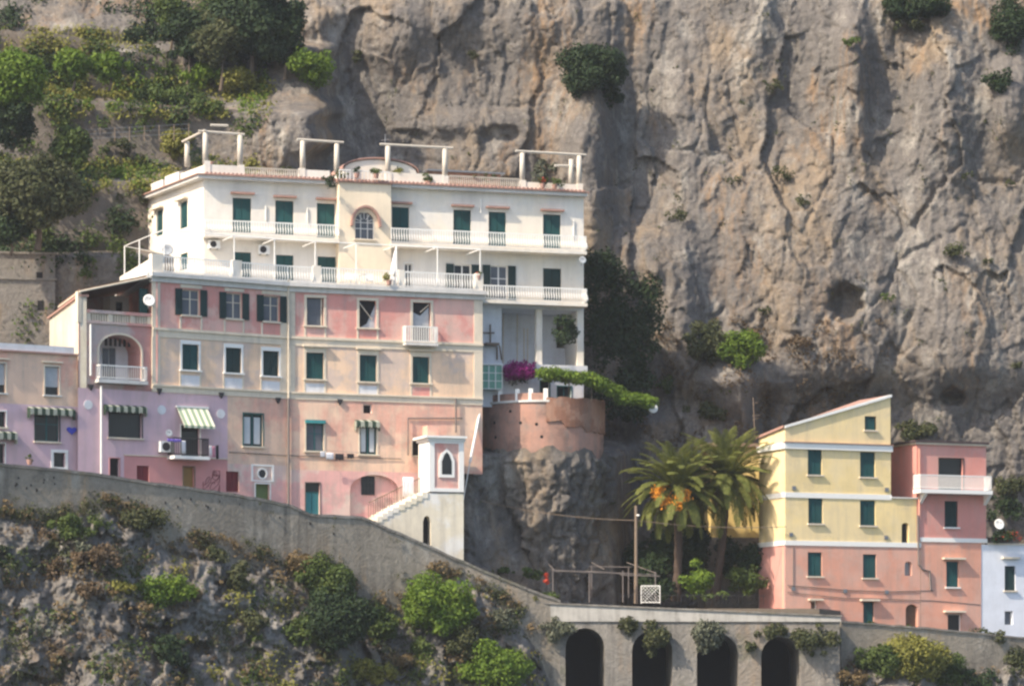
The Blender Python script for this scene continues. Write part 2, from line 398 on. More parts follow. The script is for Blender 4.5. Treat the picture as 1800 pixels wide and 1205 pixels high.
def window(F, parent, box, kind='closed', leaf='green', surround=None, sw=.10, sill='trim', hood=None, hoodmat='trim', sash='whitepaint',
           pane='glass', open_leaf=None, name='window', label=None, arch=0.0, head=None, o=0.0, trim_proud=.035, leafw=None):
    """box = photograph rectangle of the opening. Makes the hole, surround, sash, shutters, sill and hood."""
    u0, u1, z0, z1 = F.rect(*box)
    F.holes.append((u0, u1, z0, z1, arch) if arch else (u0, u1, z0, z1))
    fm = MB(); w_ = u1-u0; h_ = z1-z0
    main = 'whitepaint'
    if surround:
        main = surround; t = trim_proud
        fm.fbox(F, u0-sw, u0, -.02, t, z0, z1); fm.fbox(F, u1, u1+sw, -.02, t, z0, z1)
        fm.fbox(F, u0-sw, u1+sw, -.02, t+.01, z1, z1+sw*(head or 1.0))
        if not sill: fm.fbox(F, u0-sw, u1+sw, -.02, t+.01, z0-sw, z0)
    else:
        main = leaf if kind == 'closed' else sash
        t = .05; i0, i1 = -.20, -.13
        fm.fbox(F, u0, u0+t, i0, i1, z0, z1); fm.fbox(F, u1-t, u1, i0, i1, z0, z1); fm.fbox(F, u0+t, u1-t, i0, i1, z1-t, z1)
    root = fm.build(name, M[main], parent)
    if label: root['label'] = label
    if kind == 'closed':
        c = (u0+u1)/2
        for a, b in ((u0+.03, c-.012), (c+.012, u1-.03)):
            MB().fbox(F, a, b, -.12, -.075, z0+.02, z1-.03).build('shutter', M[leaf], root)
        MB().fbox(F, u0, u1, -.245, -.215, z0, z1).build('backing', M['dark'], root)
    elif kind in ('glazed', 'curtained'):
        c = (u0+u1)/2; sm = MB(); t = .055
        fr = [(u0, u0+t, z0, z1), (u1-t, u1, z0, z1), (u0+t, u1-t, z1-t, z1), (u0+t, u1-t, z0, z0+t), (c-t*.6, c+t*.6, z0+t, z1-t)]
        if kind == 'glazed' and h_ > 1.0: 
            zt = z0+h_*.62
            fr += [(u0+t, c-t*.6, zt, zt+.04), (c+t*.6, u1-t, zt, zt+.04)]
        for a, b, cc, d in fr: sm.fbox(F, a, b, -.17, -.12, cc, d)
        sm.build('sash', M[sash], root)
        if kind == 'curtained':
            for a, b in ((u0+t, c-t*1.2), (c+t*1.2, u1-t)):
                MB().fbox(F, a+.05, b-.05, -.165, -.145, z0+.15, z1-.18).build('curtain', M['curtain'], root)
            MB().fbox(F, u0, u1, -.20, -.18, z0, z1).build('glass', M[pane], root)
        else: MB().fbox(F, u0, u1, -.16, -.145, z0, z1).build('glass', M[pane], root)
    elif kind == 'dark':
        MB().fbox(F, u0, u1, -.24, -.21, z0, z1).build('glass', M[pane], root)
    if open_leaf:
        lw = leafw or w_*.5
        for a, b in ((u0-lw-.02, u0-.02), (u1+.02, u1+lw+.02)):
            MB().fbox(F, a, b, .03, .075, z0-.03, z1+.02).build('shutter', M[open_leaf], root)
    if sill:
        e = sw+.05 if surround else .09
        MB().fbox(F, u0-e, u1+e, -.10, .13, z0-.09, z0).build('sill', M[sill], root)
    if hood:
        hx0, hx1, hy = hood
        a, b = F.u(hx0), F.u(hx1); zc = F.z((hx0+hx1)/2, hy)
        MB().fbox(F, a, b, -.02, .30, zc-.06, zc+.05).build('hood', M[hoodmat], root)
    return root

def railing(F, parent, u0, u1, off, z0, z1, mat='railing', pitch=.155, wid=.050, belly=.10, ret=None, name='railing', label=None):
    """wavy pot-bellied balustrade in the plane off; ret = depth of the side returns"""
    mb = MB(); h = z1-z0
    def bars(PT, length):
        n = max(2, int(length/pitch))
        for i in range(n+1):
            s_ = length*i/n
            prof = [(0, z0), (belly, z0+h*.18), (belly*.9, z0+h*.34), (.0, z0+h*.62), (.02, z1)] if belly else [(0, z0), (0, z1)]
            for (a, za), (b, zb) in zip(prof[:-1], prof[1:]):
                mb.hexa([PT(s_-wid/2, a+.02, za), PT(s_+wid/2, a+.02, za), PT(s_+wid/2, a-.02, za), PT(s_-wid/2, a-.02, za),
                         PT(s_-wid/2, b+.02, zb), PT(s_+wid/2, b+.02, zb), PT(s_+wid/2, b-.02, zb), PT(s_-wid/2, b-.02, zb)])
        for za, zb, q in ((z1-.03, z1+.03, .03), (z0-.02, z0+.03, .025)):
            mb.hexa([PT(0, q, za), PT(length, q, za), PT(length, -q, za), PT(0, -q, za), PT(0, q, zb), PT(length, q, zb), PT(length, -q, zb), PT(0, -q, zb)])
    bars(lambda s_, o_, z_: F.P(u0+s_, off+o_, z_), u1-u0)
    if ret:
        if ret[0]: bars(lambda s_, o_, z_: F.P(u0-o_, off-s_, z_), ret[0])
        if ret[1]: bars(lambda s_, o_, z_: F.P(u1+o_, off-s_, z_), ret[1])
    ob = mb.build(name, M[mat], parent)
    if label: ob['label'] = label
    return ob

# ------------------------------------------------------------------ noise on arrays
def _h(ix, iy, s):
    n = (ix*374761393+iy*668265263+s*974634777) & 0x7fffffff
    n = ((n ^ (n >> 13))*1274126177) & 0x7fffffff
    n = ((n ^ (n >> 15))*2246822519) & 0x7fffffff
    return ((n ^ (n >> 16)) & 0xffff)/65535.0
def perlin(x, y, s=0):
    ix = np.floor(x).astype(np.int64); iy = np.floor(y).astype(np.int64); fx = x-ix; fy = y-iy
    u = fx*fx*fx*(fx*(fx*6-15)+10); v = fy*fy*fy*(fy*(fy*6-15)+10)
    def g(a, b):
        t = _h(ix+a, iy+b, s)*2*np.pi; return np.cos(t)*(fx-a)+np.sin(t)*(fy-b)
    a = g(0, 0)*(1-u)+g(1, 0)*u; b = g(0, 1)*(1-u)+g(1, 1)*u
    return (a*(1-v)+b*v)*1.5
def fbm(x, y, octv=5, s=0, gain=.5, ridged=False):
    r = 0; a = 1.0; f = 1.0
    for i in range(octv):
        p = perlin(x*f, y*f, s+i*17)
        r = r+a*((1-2*np.abs(p)) if ridged else p); a *= gain; f *= 2.03
    return r
def facets(x, y, s=0, tilt=1.0, off=.55):
    ix = np.floor(x).astype(np.int64); iy = np.floor(y).astype(np.int64)
    best = np.full(x.shape, 9e9); out = np.zeros(x.shape)
    for a in (-1, 0, 1):
        for b in (-1, 0, 1):
            cx = ix+a; cy = iy+b
            jx = cx+.1+.8*_h(cx, cy, s); jy = cy+.1+.8*_h(cx, cy, s+1)
            d = (x-jx)**2+(y-jy)**2
            hgt = off*(_h(cx, cy, s+2)-.5)+tilt*((_h(cx, cy, s+3)-.5)*(x-jx)+(_h(cx, cy, s+4)-.5)*(y-jy))
            k = d < best; best = np.where(k, d, best); out = np.where(k, hgt, out)
    return out
def crk(x, y, s):
    """1 along the narrow joints between jittered cells"""
    ix = np.floor(x).astype(np.int64); iy = np.floor(y).astype(np.int64); f1 = np.full(x.shape, 9.); f2 = np.full(x.shape, 9.)
    for i in (-1, 0, 1):
        for j in (-1, 0, 1):
            d = np.sqrt((x-ix-i-.1-.8*_h(ix+i, iy+j, s))**2+(y-iy-j-.1-.8*_h(ix+i, iy+j, s+1))**2)
            f2 = np.minimum(f2, np.maximum(f1, d)); f1 = np.minimum(f1, d)
    return 1-sst(.0, .11, f2-f1)
def sst(a, b, x):
    t = np.clip((x-a)/(b-a), 0, 1); return t*t*(3-2*t)

# ------------------------------------------------------------------ foliage
RNG = np.random.default_rng(7)
def leaves(clumps, dens, size, rng=RNG, droop=0.0):
    """clumps: (center, (rx,ry,rz)); leaf quads spread through each clump"""
    VV = []; 
    for c, r in clumps:
        r = np.array(r, dtype=float); n = max(12, int(dens*(r[0]*r[1]+r[0]*r[2]+r[1]*r[2])))
        d = rng.normal(size=(n, 3)); d /= np.linalg.norm(d, axis=1)[:, None]
        rad = (.35+.75*rng.random(n)**.6)[:, None]
        p = np.array(c)+d*r*rad
        nn = d*.8+np.array([0, 0, .35])+rng.normal(size=(n, 3))*.55; nn /= np.linalg.norm(nn, axis=1)[:, None]
        t = np.cross(nn, rng.normal(size=(n, 3))); t /= (np.linalg.norm(t, axis=1)[:, None]+1e-9)
        if droop: t = t*(1-droop)+np.array([0, 0, -1])*droop; t /= np.linalg.norm(t, axis=1)[:, None]
        b = np.cross(nn, t)
        L = (size*(.6+.8*rng.random(n)))[:, None]
        VV.append(np.stack([p-t*L, p-b*L*.55+t*L*.1, p+t*L, p+b*L*.55+t*L*.1], axis=1))
    V = np.concatenate(VV).reshape(-1, 3); Q = np.arange(len(V)).reshape(-1, 4)
    return V, Q
def blob(px, py, D, rx, ry, seed, k=9, dz=.8):
    """clumps filling an uneven crown; rx, ry in photograph pixels"""
    rg = np.random.default_rng(seed); s = D/FPX; c = np.array(P(px, py, D)); out = []
    rx *= s*1.12; ry *= s*1.12; rm = min(min(rx, ry)*1.25, .95*max(rx, ry)); k = int(k*1.35)
    for i in range(k):
        d = rg.normal(size=3)*np.array([1.3, .8, 1.0]); d /= np.linalg.norm(d); q = .2+.95*rg.random()**.6
        cr = rm*(.22+.34*rg.random())*(1.15 if q < .8 else .75)
        cc = c+d*q*np.array([rx-cr*.6, rx*dz-cr*.4, ry-cr*.6])
        out.append((cc, (cr*1.1, cr*1.1, cr*.9)))
    return out
def shrub(label, px, py, D, rx, ry, mat='leaf_mid', name='shrub', cat='shrub', group=None, seed=None, k=None, dens=260, size=.10, droop=0.0):
    seed = int(px*31+py*17) if seed is None else seed
    k = k or int(6+rx*ry/160)
    V, Q = leaves(blob(px, py, D, rx, ry, seed, k), dens, size, np.random.default_rng(seed+1), droop)
    o = mesh_np(name, V, Q, M[mat], None, org=P(px, py+ry*.8, D))
    return tag(o, label, cat, group)
def tree(label, px, py, D, rx, ry, mat, base_py, name='tree', group=None, k=None, dens=240, size=.13, trunk_px=None, seed=None):
    seed = int(px*13+py*7) if seed is None else seed
    tp = px if trunk_px is None else trunk_px
    base = P(tp, base_py, D)
    t = thing(name, label, 'tree', base, group)
    top = P(px, py+ry*.1, D); mb = MB(); s = D/FPX
    rr = max(.07, rx*s*.07)
    midp = base.lerp(top, .55)+Vector((.1, 0, 0))
    mb.path([base, base.lerp(midp, .5)+Vector((.06, 0, 0)), midp, top], [rr*1.3, rr, rr*.8, rr*.35], 8)
    rg = random.Random(seed)
    for i in range(5):
        e = P(px+rx*rg.uniform(-.7, .7), py+ry*rg.uniform(-.5, .4), D+rx*s*rg.uniform(-.5, .5))
        mb.path([midp, midp.lerp(e, .5)+Vector((0, 0, .12)), e], [rr*.6, rr*.4, rr*.15], 6)
    mb.build('trunk', M['bark'], t)
    V, Q = leaves(blob(px, py, D, rx, ry, seed, k or int(8+rx*ry/150)), dens, size, np.random.default_rng(seed+1))
    mesh_np('crown', V, Q, M[mat], t)
    return t

# ------------------------------------------------------------------ terrain
def interp(px, pts):
    return np.interp(px, [p[0] for p in pts], [p[1] for p in pts])
WALLTOP = [(-260, 780, 161), (0, 813, 166), (139, 827, 168.5), (257, 845, 170.6), (419, 868, 173.4), (508, 886, 175.0), (545, 902, 175.6), (637, 907, 177.0),
           (720, 943, 178.2), (817, 986, 179.6), (900, 1022, 180.4), (985, 1054, 181.0)]
FOOT = [(-300, 880), (0, 893), (88, 914), (130, 896), (183, 884), (275, 912), (317, 942), (434, 967), (530, 985), (600, 1000), (640, 1050), (720, 1062), (780, 1010), (860, 1035),
        (925, 1085), (960, 1160), (1000, 1290), (1470, 1300), (1492, 1135), (1560, 1132), (1640, 1128), (1700, 1165), (1800, 1150), (2100, 1160)]
WALLD = [(p[0], p[2]) for p in WALLTOP]+[(1474, 181.6), (1490, 183.0), (1800, 187.5), (2100, 191.5)]

def cliff_depth(px, py):
    D = 206.5-np.clip(py, -300, 900)*.0085
    D = D+np.clip(-py, 0, 400)*.02
    a = px*.0361; b = py*.0361
    # stepped terraces of the hillside on the left
    tl = 186+sst(452, 436, py)*4.0+sst(322, 296, py)*4.5+sst(302, 200, py)*1.0+sst(205, 165, py)*4.5+sst(168, 92, py)*1.0+sst(92, 70, py)*3.0+sst(60, -20, py)*2+np.clip(-py, 0, 400)*.02
    wl = sst(615, 548, px+perlin(py/40., px*0+3.3, 5)*22+np.clip(py-200, 0, 300)*.35)
    D = D*(1-wl)+tl*wl
    for (cx, cy, rx, ry, am) in ((500, 215, 80, 70, -1.6), (545, 300, 60, 130, -.8), (1035, 330, 42, 210, -3.6), (1000, 250, 30, 60, -1.0), (850, 20, 190, 70, -1.4), (690, 60, 60, 60, -1.2), (1180, 540, 50, 150, -2.5),
                                 (1120, 450, 40, 60, -2.0), (1420, 430, 120, 130, -1.6), (1650, 190, 70, 150, -2.2), (1780, 190, 40, 80, -2.5), (1310, 720, 80, 60, -3.2), (1270, 650, 70, 40, -2.5), (1500, 130, 26, 130, -1.7),
                                 (1390, 110, 50, 160, 1.0), (1580, 200, 40, 150, .9), (1120, 250, 44, 150, 1.2), (640, 190, 44, 130, .8), (820, 215, 90, 20, -.6), (1450, 600, 120, 90, -1.0), (1700, 560, 70, 140, -1.4)):
        D = D+am*np.exp(-np.abs((px-cx)/rx)**2.6-np.abs((py-cy)/ry)**2.6)
    # rock under the round bastion, garden recess and the foot behind the houses on the right
    w1 = sst(792, 808, px)*sst(1135, 1085, px)*sst(770, 800, py)
    D = D*(1-w1)+(184.9+np.clip(px-825, 0, 300)*.0195-1.0*sst(880, 1040, py))*w1
    w2 = sst(1080, 1130, px)*sst(1330, 1290, px)*sst(700, 745, py)
    D = D*(1-w2)+(198.2-np.clip(py-760, 0, 300)*.006)*w2
    w3 = sst(1300, 1350, px)*sst(640, 720, py)
    D = D*(1-w3)+202.0*w3
    hide = sst(700, 820, py)*sst(800, 785, px)
    D = D*(1-hide)+196*hide
    # relief: tall facets, flutes, blocks
    wx = a+fbm(a*.35, b*.25, 3, 3, .45)*.55; wy = b+fbm(a*.35+9, b*.3+4, 3, 8, .45)*.6
    soft = 1-.55*wl*sst(470, 400, px)
    rel = facets(wx/5.6, wy/11.0, 11, 2.6)*1.7+facets(wx/2.3, wy/4.2, 21, 2.6)*.80+facets(wx/.95, wy/1.5, 31, 2.6)*.36
    rel = rel+facets(wx/.42, wy/.6, 41, 2.4)*.15+fbm(wx/3.4, wy/12., 3, 55, .5)*.6
    rel = rel-fbm(wx/1.3, wy/11., 3, 51, .5, True)*.20+fbm(a/.9, b/1.2, 5, 61, .6)*.20
    m1 = sst(-.15, .35, fbm(a/5., b/6., 3, 201)); m2 = sst(-.05, .4, fbm(a/4., b/5., 3, 211))
    rel = rel+crk(wx/2.6, wy/5.0, 221)*.55*m1+crk(wx/1.1, wy/1.6, 231)*.32*m2+np.abs(fbm(a/.5, b/.6, 4, 241, .65))*.16
    D = D+rel*soft*(1-.1*w1)*.40
    # two caves in the cliff face
    for (cx, cy, rx, ry, am) in ((1487, 533, 31, 33, 2.0), (1675, 697, 22, 15, 1.6), (880, 236, 40, 16, .6)):
        q = np.sqrt(((px-cx)/rx)**2+((py-cy)/ry)**2)+perlin(px/14., py/14., 71)*.16
        D = D+am*sst(1.2, .62, q)
    return D
def slope_depth(px, py):
    dw = interp(px, WALLD); ft = interp(px, FOOT)
    a = px*.0325; b = py*.0325
    dy = np.clip(py-ft, 0, 900)
    D = dw+1.3-dy*.0325*.72-1.0*sst(0, 26, dy)
    wx = a+fbm(a*.3, b*.3, 4, 103)*1.2; wy = b+fbm(a*.3+5, b*.3, 4, 108)*1.2
    rel = facets(wx/3.4, wy/4.2, 111, 1.8)*1.4+facets(wx/1.4, wy/1.6, 121, 1.8)*.7+facets(wx/.55, wy/.6, 131, 1.8)*.30+fbm(a/1.1, b/1.1, 5, 141, .6)*.55-fbm(a/3., b/4.5, 3, 151, .5, True)*.7
    rel = facets(wx/3.2, wy/4.4, 111, 2.6)*1.5+facets(wx/1.4, wy/1.9, 121, 2.6)*.75+facets(wx/.6, wy/.75, 131, 2.6)*.30+fbm(a/.9, b/1.1, 5, 141, .6)*.30
    rel = rel+crk(wx/1.8, wy/2.4, 161)*.40*sst(-.1, .4, fbm(a/4., b/4., 3, 171))+crk(wx/.8, wy/1.0, 181)*.22+np.abs(fbm(a/.45, b/.5, 4, 191, .65))*.18
    return D+.72*rel*sst(-30, 40, py-ft)
def grid_terrain(name, fn, xs, ys, mat):
    X, Y = np.meshgrid(xs, ys); D = fn(X, Y)
    V = np.stack([(X-900)/FPX*D, D, (HZ-Y)/FPX*D], axis=-1).reshape(-1, 3)
    ny, nx = X.shape; i = np.arange(ny*nx).reshape(ny, nx)
    Q = np.stack([i[1:, :-1], i[1:, 1:], i[:-1, 1:], i[:-1, :-1]], axis=-1).reshape(-1, 4)
    o = mesh_np(name, V, Q, mat); tag(o, kind='structure')
    return o, D
CX = np.concatenate([np.arange(-560, -60, 6), np.arange(-60, 1860, 3.2), np.arange(1860, 2360, 6)])
CY = np.concatenate([np.arange(-420, -40, 6), np.arange(-40, 1090, 3.2), np.arange(1090, 1330, 24)])
cliff, CD = grid_terrain('cliff', cliff_depth, CX, CY, M['rock']); 
SX = np.concatenate([np.arange(-400, -40, 6), np.arange(-40, 1840, 3.2), np.arange(1840, 2200, 6)])
SY = np.concatenate([np.arange(780, 1240, 3.2), np.arange(1240, 1500, 20)])
TS = np.concatenate([np.arange(-14, 330, 3.2), np.arange(330, 620, 20)])
def slope_mesh():
    X, T = np.meshgrid(SX, TS); ft = interp(X, FOOT); Y = ft+T; D = slope_depth(X, Y); Y = Y+(fbm(X/34., X*0+2.2, 4, 401)*13-4)*sst(60, 0, T)*(X < 960)
    V = np.stack([(X-900)/FPX*D, D, (HZ-Y)/FPX*D], axis=-1).reshape(-1, 3)
    ny, nx = X.shape; i = np.arange(ny*nx).reshape(ny, nx)
    Q = np.stack([i[1:, :-1], i[1:, 1:], i[:-1, 1:], i[:-1, :-1]], axis=-1).reshape(-1, 4)
    return tag(mesh_np('hillside', V, Q, M['slope']), kind='structure')
slope = slope_mesh(); SDp = slope_depth(*np.meshgrid(SX, SY))
def lookup(D, xs, ys, px, py):
    return float(D[min(np.searchsorted(ys, py), len(ys)-1), min(np.searchsorted(xs, px), len(xs)-1)])
def cd(px, py): return lookup(CD, CX, CY, px, py)
def sdp(px, py): return lookup(SDp, SX, SY, px, py)
mb = MB(); mb.quad((-1500, -200, -6), (1500, -200, -6), (1500, 320, -6), (-1500, 320, -6)); tag(mb.build('sea', M['sea']), kind='structure')
# street behind the sloping wall, garden terrace above the viaduct, street before the yellow house
mb = MB()
pts = [(P(p[0], p[1], p[2]), p) for p in WALLTOP]
for (a, _), (b, _) in zip(pts[:-1], pts[1:]):
    za, zb = a.z-.75, b.z-.75
    n_ = Vector((-(b.y-a.y), b.x-a.x, 0)).normalized()*9
    mb.quad((a.x, a.y+.2, za), (b.x, b.y+.2, zb), (b.x+n_.x, b.y+n_.y, zb), (a.x+n_.x, a.y+n_.y, za))
tag(mb.build('street', M['asphalt']), kind='structure')
gz = P(1200, 1058, 182).z
mb = MB(); g = [P(960, 0, 181.6), P(1440, 0, 182.2), P(1560, 0, 200), P(940, 0, 200)]
mb.prism([(p.x, p.y) for p in g], gz-.8, gz-.35); tag(mb.build('garden_ground', M['soil']), kind='structure')
mb = MB(); a, b = P(1476, 1092, 183.2), P(1830, 1122, 188.2); n_ = Vector((-.3, 1, 0))*8
mb.quad((a.x, a.y, a.z-.8), (b.x, b.y, b.z-.8), (b.x+n_.x, b.y+n_.y, b.z-.8), (a.x+n_.x, a.y+n_.y, a.z-.8))
tag(mb.build('lane', M['asphalt']), kind='structure')

# ------------------------------------------------------------------ walls along the street
def wall_path(name, label, pts, drop, mat, thick=.5, cop=None, sub=10):
    base = P(*pts[0]); t = thing(name, label, 'wall', base); mb = MB(); cm = MB()
    fine = []; rj = random.Random(9)
    for p, q in zip(pts[:-1], pts[1:]):
        k = max(1, int((q[0]-p[0])/14))
        fine += [tuple(np.array(p)+(np.array(q)-np.array(p))*i/k) for i in range(k)]
    fine = [(x, y+rj.uniform(-.9, .9), d) for x, y, d in fine]+[pts[-1]]
    for p, q in zip(fine[:-1], fine[1:]):
        a, b = P(*p), P(*q); nn = Vector((-(b.y-a.y), b.x-a.x, 0)).normalized()
        th = nn*thick; dz = Vector((0, 0, drop))
        if cop: a = a-Vector((0, 0, cop)); b = b-Vector((0, 0, cop))
        mb.hexa([a-dz, b-dz, b-dz+th, a-dz+th, a, b, b+th, a+th])
        if cop:
            e = nn*.07; c = Vector((0, 0, cop))
            cm.hexa([a-e+Vector((0, 0, .003)), b-e+Vector((0, 0, .003)), b+th+e+Vector((0, 0, .003)), a+th+e+Vector((0, 0, .003)), a-e+c, b-e+c, b+th+e+c, a+th+e+c])
    mb.build('masonry', M[mat], t)
    if cop: cm.build('coping', M['rubble'], t)
    return t
wall_path('retaining_wall', 'long grey plastered stone wall sloping down along the street below the pink houses', WALLTOP, 8.5, 'stonewall', .5, .16)
wall_path('street_wall', 'low grey wall beside the lane at the foot of the yellow and salmon houses', [(1478, 1090, 183.0), (1640, 1103, 185.3), (1800, 1119, 187.6), (2000, 1138, 190.2)], 6, 'stonewall', .4, .12)

# viaduct with four arches
VF = Facade(985, 181.0, 1476, 181.65)
vt = thing('viaduct', 'grey stone viaduct with four dark arches carrying the garden terrace', 'viaduct', VF.P(0, 0, -2))
for (x0, x1, yt) in ((994, 1063, 1103), (1111, 1182, 1108), (1225, 1298, 1113), (1338, 1406, 1118)):
    u0, u1 = VF.u(x0), VF.u(x1); VF.holes.append((u0, u1, -7, VF.z((x0+x1)/2, yt), (u1-u0)/2))
zt = VF.z(985, 1057); zt2 = VF.z(1476, 1080)
mb = MB(); wall_mesh(mb, VF, -1.2, VF.u(1476), -6, VF.z(1476, 1092), 0, 4.5)
u1 = VF.u(1476); mb.hexa([VF.P(u1, 0, -6), VF.P(u1+.01, 0, -6), VF.P(u1+.01, -5, -6), VF.P(u1, -5, -6), VF.P(u1, 0, VF.z(1476, 1092)), VF.P(u1+.01, 0, VF.z(1476, 1092)), VF.P(u1+.01, -5, VF.z(1476, 1092)), VF.P(u1, -5, VF.z(1476, 1092))])
mb.build('masonry', M['rubble'], vt)
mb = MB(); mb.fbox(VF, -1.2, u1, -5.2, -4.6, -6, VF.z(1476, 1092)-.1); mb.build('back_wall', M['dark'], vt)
mb = MB(); zl = VF.z(1476, 1092)
mb.hexa([VF.P(-1.2, .10, zl), VF.P(u1+.06, .10, zl), VF.P(u1+.06, -.4, zl), VF.P(-1.2, -.4, zl), VF.P(-1.2, .10, zt-.12), VF.P(u1+.06, .10, zt2-.12), VF.P(u1+.06, -.4, zt2-.12), VF.P(-1.2, -.4, zt-.12)])
mb.build('ledge', M['concrete'], vt)
mb = MB(); mb.hexa([VF.P(-1.2, .18, zt-.117), VF.P(u1+.10, .18, zt2-.117), VF.P(u1+.10, -.45, zt2-.117), VF.P(-1.2, -.45, zt-.117), VF.P(-1.2, .18, zt-.02), VF.P(u1+.10, .18, zt2-.02), VF.P(u1+.10, -.45, zt2-.02), VF.P(-1.2, -.45, zt-.02)])
mb.build('coping', M['rubble'], vt)

# terraces of the hillside on the left
def rough_wall(name, label, pts_top, pts_bot, D0, D1, mat, thick=.6, cop=False):
    """old terrace wall: top and bottom outlines in photograph pixels, standing at depth D0..D1"""
    x0, x1 = pts_top[0][0], pts_top[-1][0]; n = 24; V = []; 
    t = thing(name, label, 'wall', P(x0, pts_bot[0][1], D0)); mb = MB()
    rg = random.Random(int(x0+x1)); top = []; bot = []
    for i in range(n+1):
        x = x0+(x1-x0)*i/n; D = D0+(D1-D0)*i/n
        top.append(P(x, float(interp(x, pts_top))+rg.uniform(-1.5, 1.5), D)); bot.append(P(x, float(interp(x, pts_bot)), D-.25))
    bk = Vector((0, thick, 0)); vs = []
    for a, b in zip(top, bot): vs += [b, a, a+bk, b+bk]
    fs = []
    for i in range(n):
        k = i*4
        for j in range(4): fs.append((k+j, k+4+j, k+4+(j+1) % 4, k+(j+1) % 4))
    fs += [(0, 1, 2, 3), (n*4+3, n*4+2, n*4+1, n*4)]
    mb.add(vs, fs); mb.build('masonry', M[mat], t)
    return t
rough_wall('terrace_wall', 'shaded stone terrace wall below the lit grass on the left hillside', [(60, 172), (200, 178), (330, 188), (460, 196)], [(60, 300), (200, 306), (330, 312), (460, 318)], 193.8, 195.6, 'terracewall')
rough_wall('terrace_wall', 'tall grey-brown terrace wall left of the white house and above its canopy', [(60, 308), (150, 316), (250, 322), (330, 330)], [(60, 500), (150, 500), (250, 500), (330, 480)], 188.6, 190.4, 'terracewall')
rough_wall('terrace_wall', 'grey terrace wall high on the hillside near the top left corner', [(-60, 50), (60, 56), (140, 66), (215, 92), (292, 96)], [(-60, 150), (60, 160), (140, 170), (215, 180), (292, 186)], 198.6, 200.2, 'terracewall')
GH = Facade(-90, 184.5, 97, 185.6)
wl_ = bpy.data.objects['retaining_wall']; rj = random.Random(12)
for k in range(26):
    px = rj.uniform(10, 600); yt = float(interp(px, [(p[0], p[1]) for p in WALLTOP])); py = yt+rj.uniform(16, 42); D = float(interp(px, WALLD)); q = P(px, py, D)
    MB().tube(q+Vector((0, -.012, 0)), q+Vector((0, .2, 0)), rj.uniform(.05, .11), .05, 6).build('weep_hole', M['dark'], wl_)
gh = thing('stone_house', 'old grey windowless stone building at the left edge among dark bushes', 'house', GH.P(0, 0, 15))
mb = MB(); mb.fbox(GH, 0, GH.u(97), -4, 0, 15, GH.z(50, 447)); mb.build('wall', M['rubble'], gh)
mb = MB(); mb.fbox(GH, -.1, GH.u(97)+.1, -4.1, .12, GH.z(50, 490)-.06, GH.z(50, 490)+.05); mb.build('string_course', M['rubble'], gh)
mb = MB(); mb.fbox(GH, -.1, GH.u(97)+.1, -4.1, .14, GH.z(50, 447)+.003, GH.z(50, 443)); mb.build('roof', M['rubble'], gh)
for (x0, y0, x1, y1) in ((64, 478, 75, 492), (66, 528, 77, 545)):
    u0, u1, z0, z1 = GH.rect(x0, y0, x1, y1); MB().fbox(GH, u0, u1, -.1, .02, z0, z1).build('recess', M['dark'], gh)

# ------------------------------------------------------------------ the white house
WF = Facade(358, 182, theta=17.0)
WL = Facade(258.5, 190.0, 358, 182)
uR = WF.u(1026); zE = 29.08; zT = 22.85
wh = thing('white_house', 'large white house with green shutters, long wavy balconies and a pergola roof terrace', 'house', WF.P(0, 0, zT))
GS = dict(leaf='green', sill=None)
for i, (box, hood) in enumerate((((409, 348, 441.5, 408), (405, 446.5, 340)), ((484, 352.7, 516, 413), (480, 520, 346)), ((557, 357.4, 589, 418), (555, 593, 350)),
        ((689, 364, 719, 424), (686, 723, 357)), ((797, 369, 828, 429), (793, 832, 362)), ((859, 372.5, 889.5, 432), (854, 894, 365)), ((954.6, 377, 985.7, 436), (950, 990, 370)))):
    window(WF, wh, box, 'closed', hood=hood, hoodmat='tile', **GS)
for box in ((410, 443, 441.5, 487), (485, 448, 516, 493), (558, 451, 591, 497)):
    window(WF, wh, box, 'closed', **GS)
window(WF, wh, (711, 463, 725, 506), 'glazed', surround='whitepaint', sw=.06, sill=None)
window(WF, wh, (798, 465, 828, 509), 'glazed', sill=None, open_leaf='darkgreen', leafw=.48, name='window')
window(WF, wh, (862, 467, 892, 527), 'glazed', sill=None, open_leaf='darkgreen', leafw=.48, pane='glassgrey')
window(WF, wh, (954.6, 471.6, 986.5, 528), 'closed', leaf='darkgreen', sill=None)
# holes of the arcade level
zS = WF.z(940, 533); zA = WF.z(940, 543); zF = WF.z(985, 642)
window(WF, wh, (950, 669, 966, 699), 'dark', surround='tealdark', sw=.05, sill=None, name='door')
window(WF, wh, (980, 679, 1004, 698), 'glazed', surround='tealdark', sw=.05, sill=None, sash='tealdark')
u848 = WF.u(848)
wall(WF, wh, 0, u848, zT-.4, zE, 'white'); wall(WF, wh, u848, uR, zS, zE, 'white')
wall(WF, wh, u848, uR, zF-2.6, zF-.35, 'offwhite', label='low whitewashed wall behind the vine')
wall(WF, wh, u848, WF.u(882), zF, zA, 'offwhite')
mb = MB(); mb.fbox(WF, u848, uR, -2.8, 0, zA, zS-.003); mb.build('lintel', M['offwhite'], wh)
for x0, x1 in ((943, 953), (1015, 1026)):
    MB().fbox(WF, WF.u(x0), WF.u(x1), -.40, -.004, zF, zA-.003).build('column', M['white'], wh)
mb = MB(); mb.fbox(WF, u848-.3, uR+.15, -3, .25, zF-.35, zF-.003); mb.build('terrace_slab', M['offwhite'], wh)
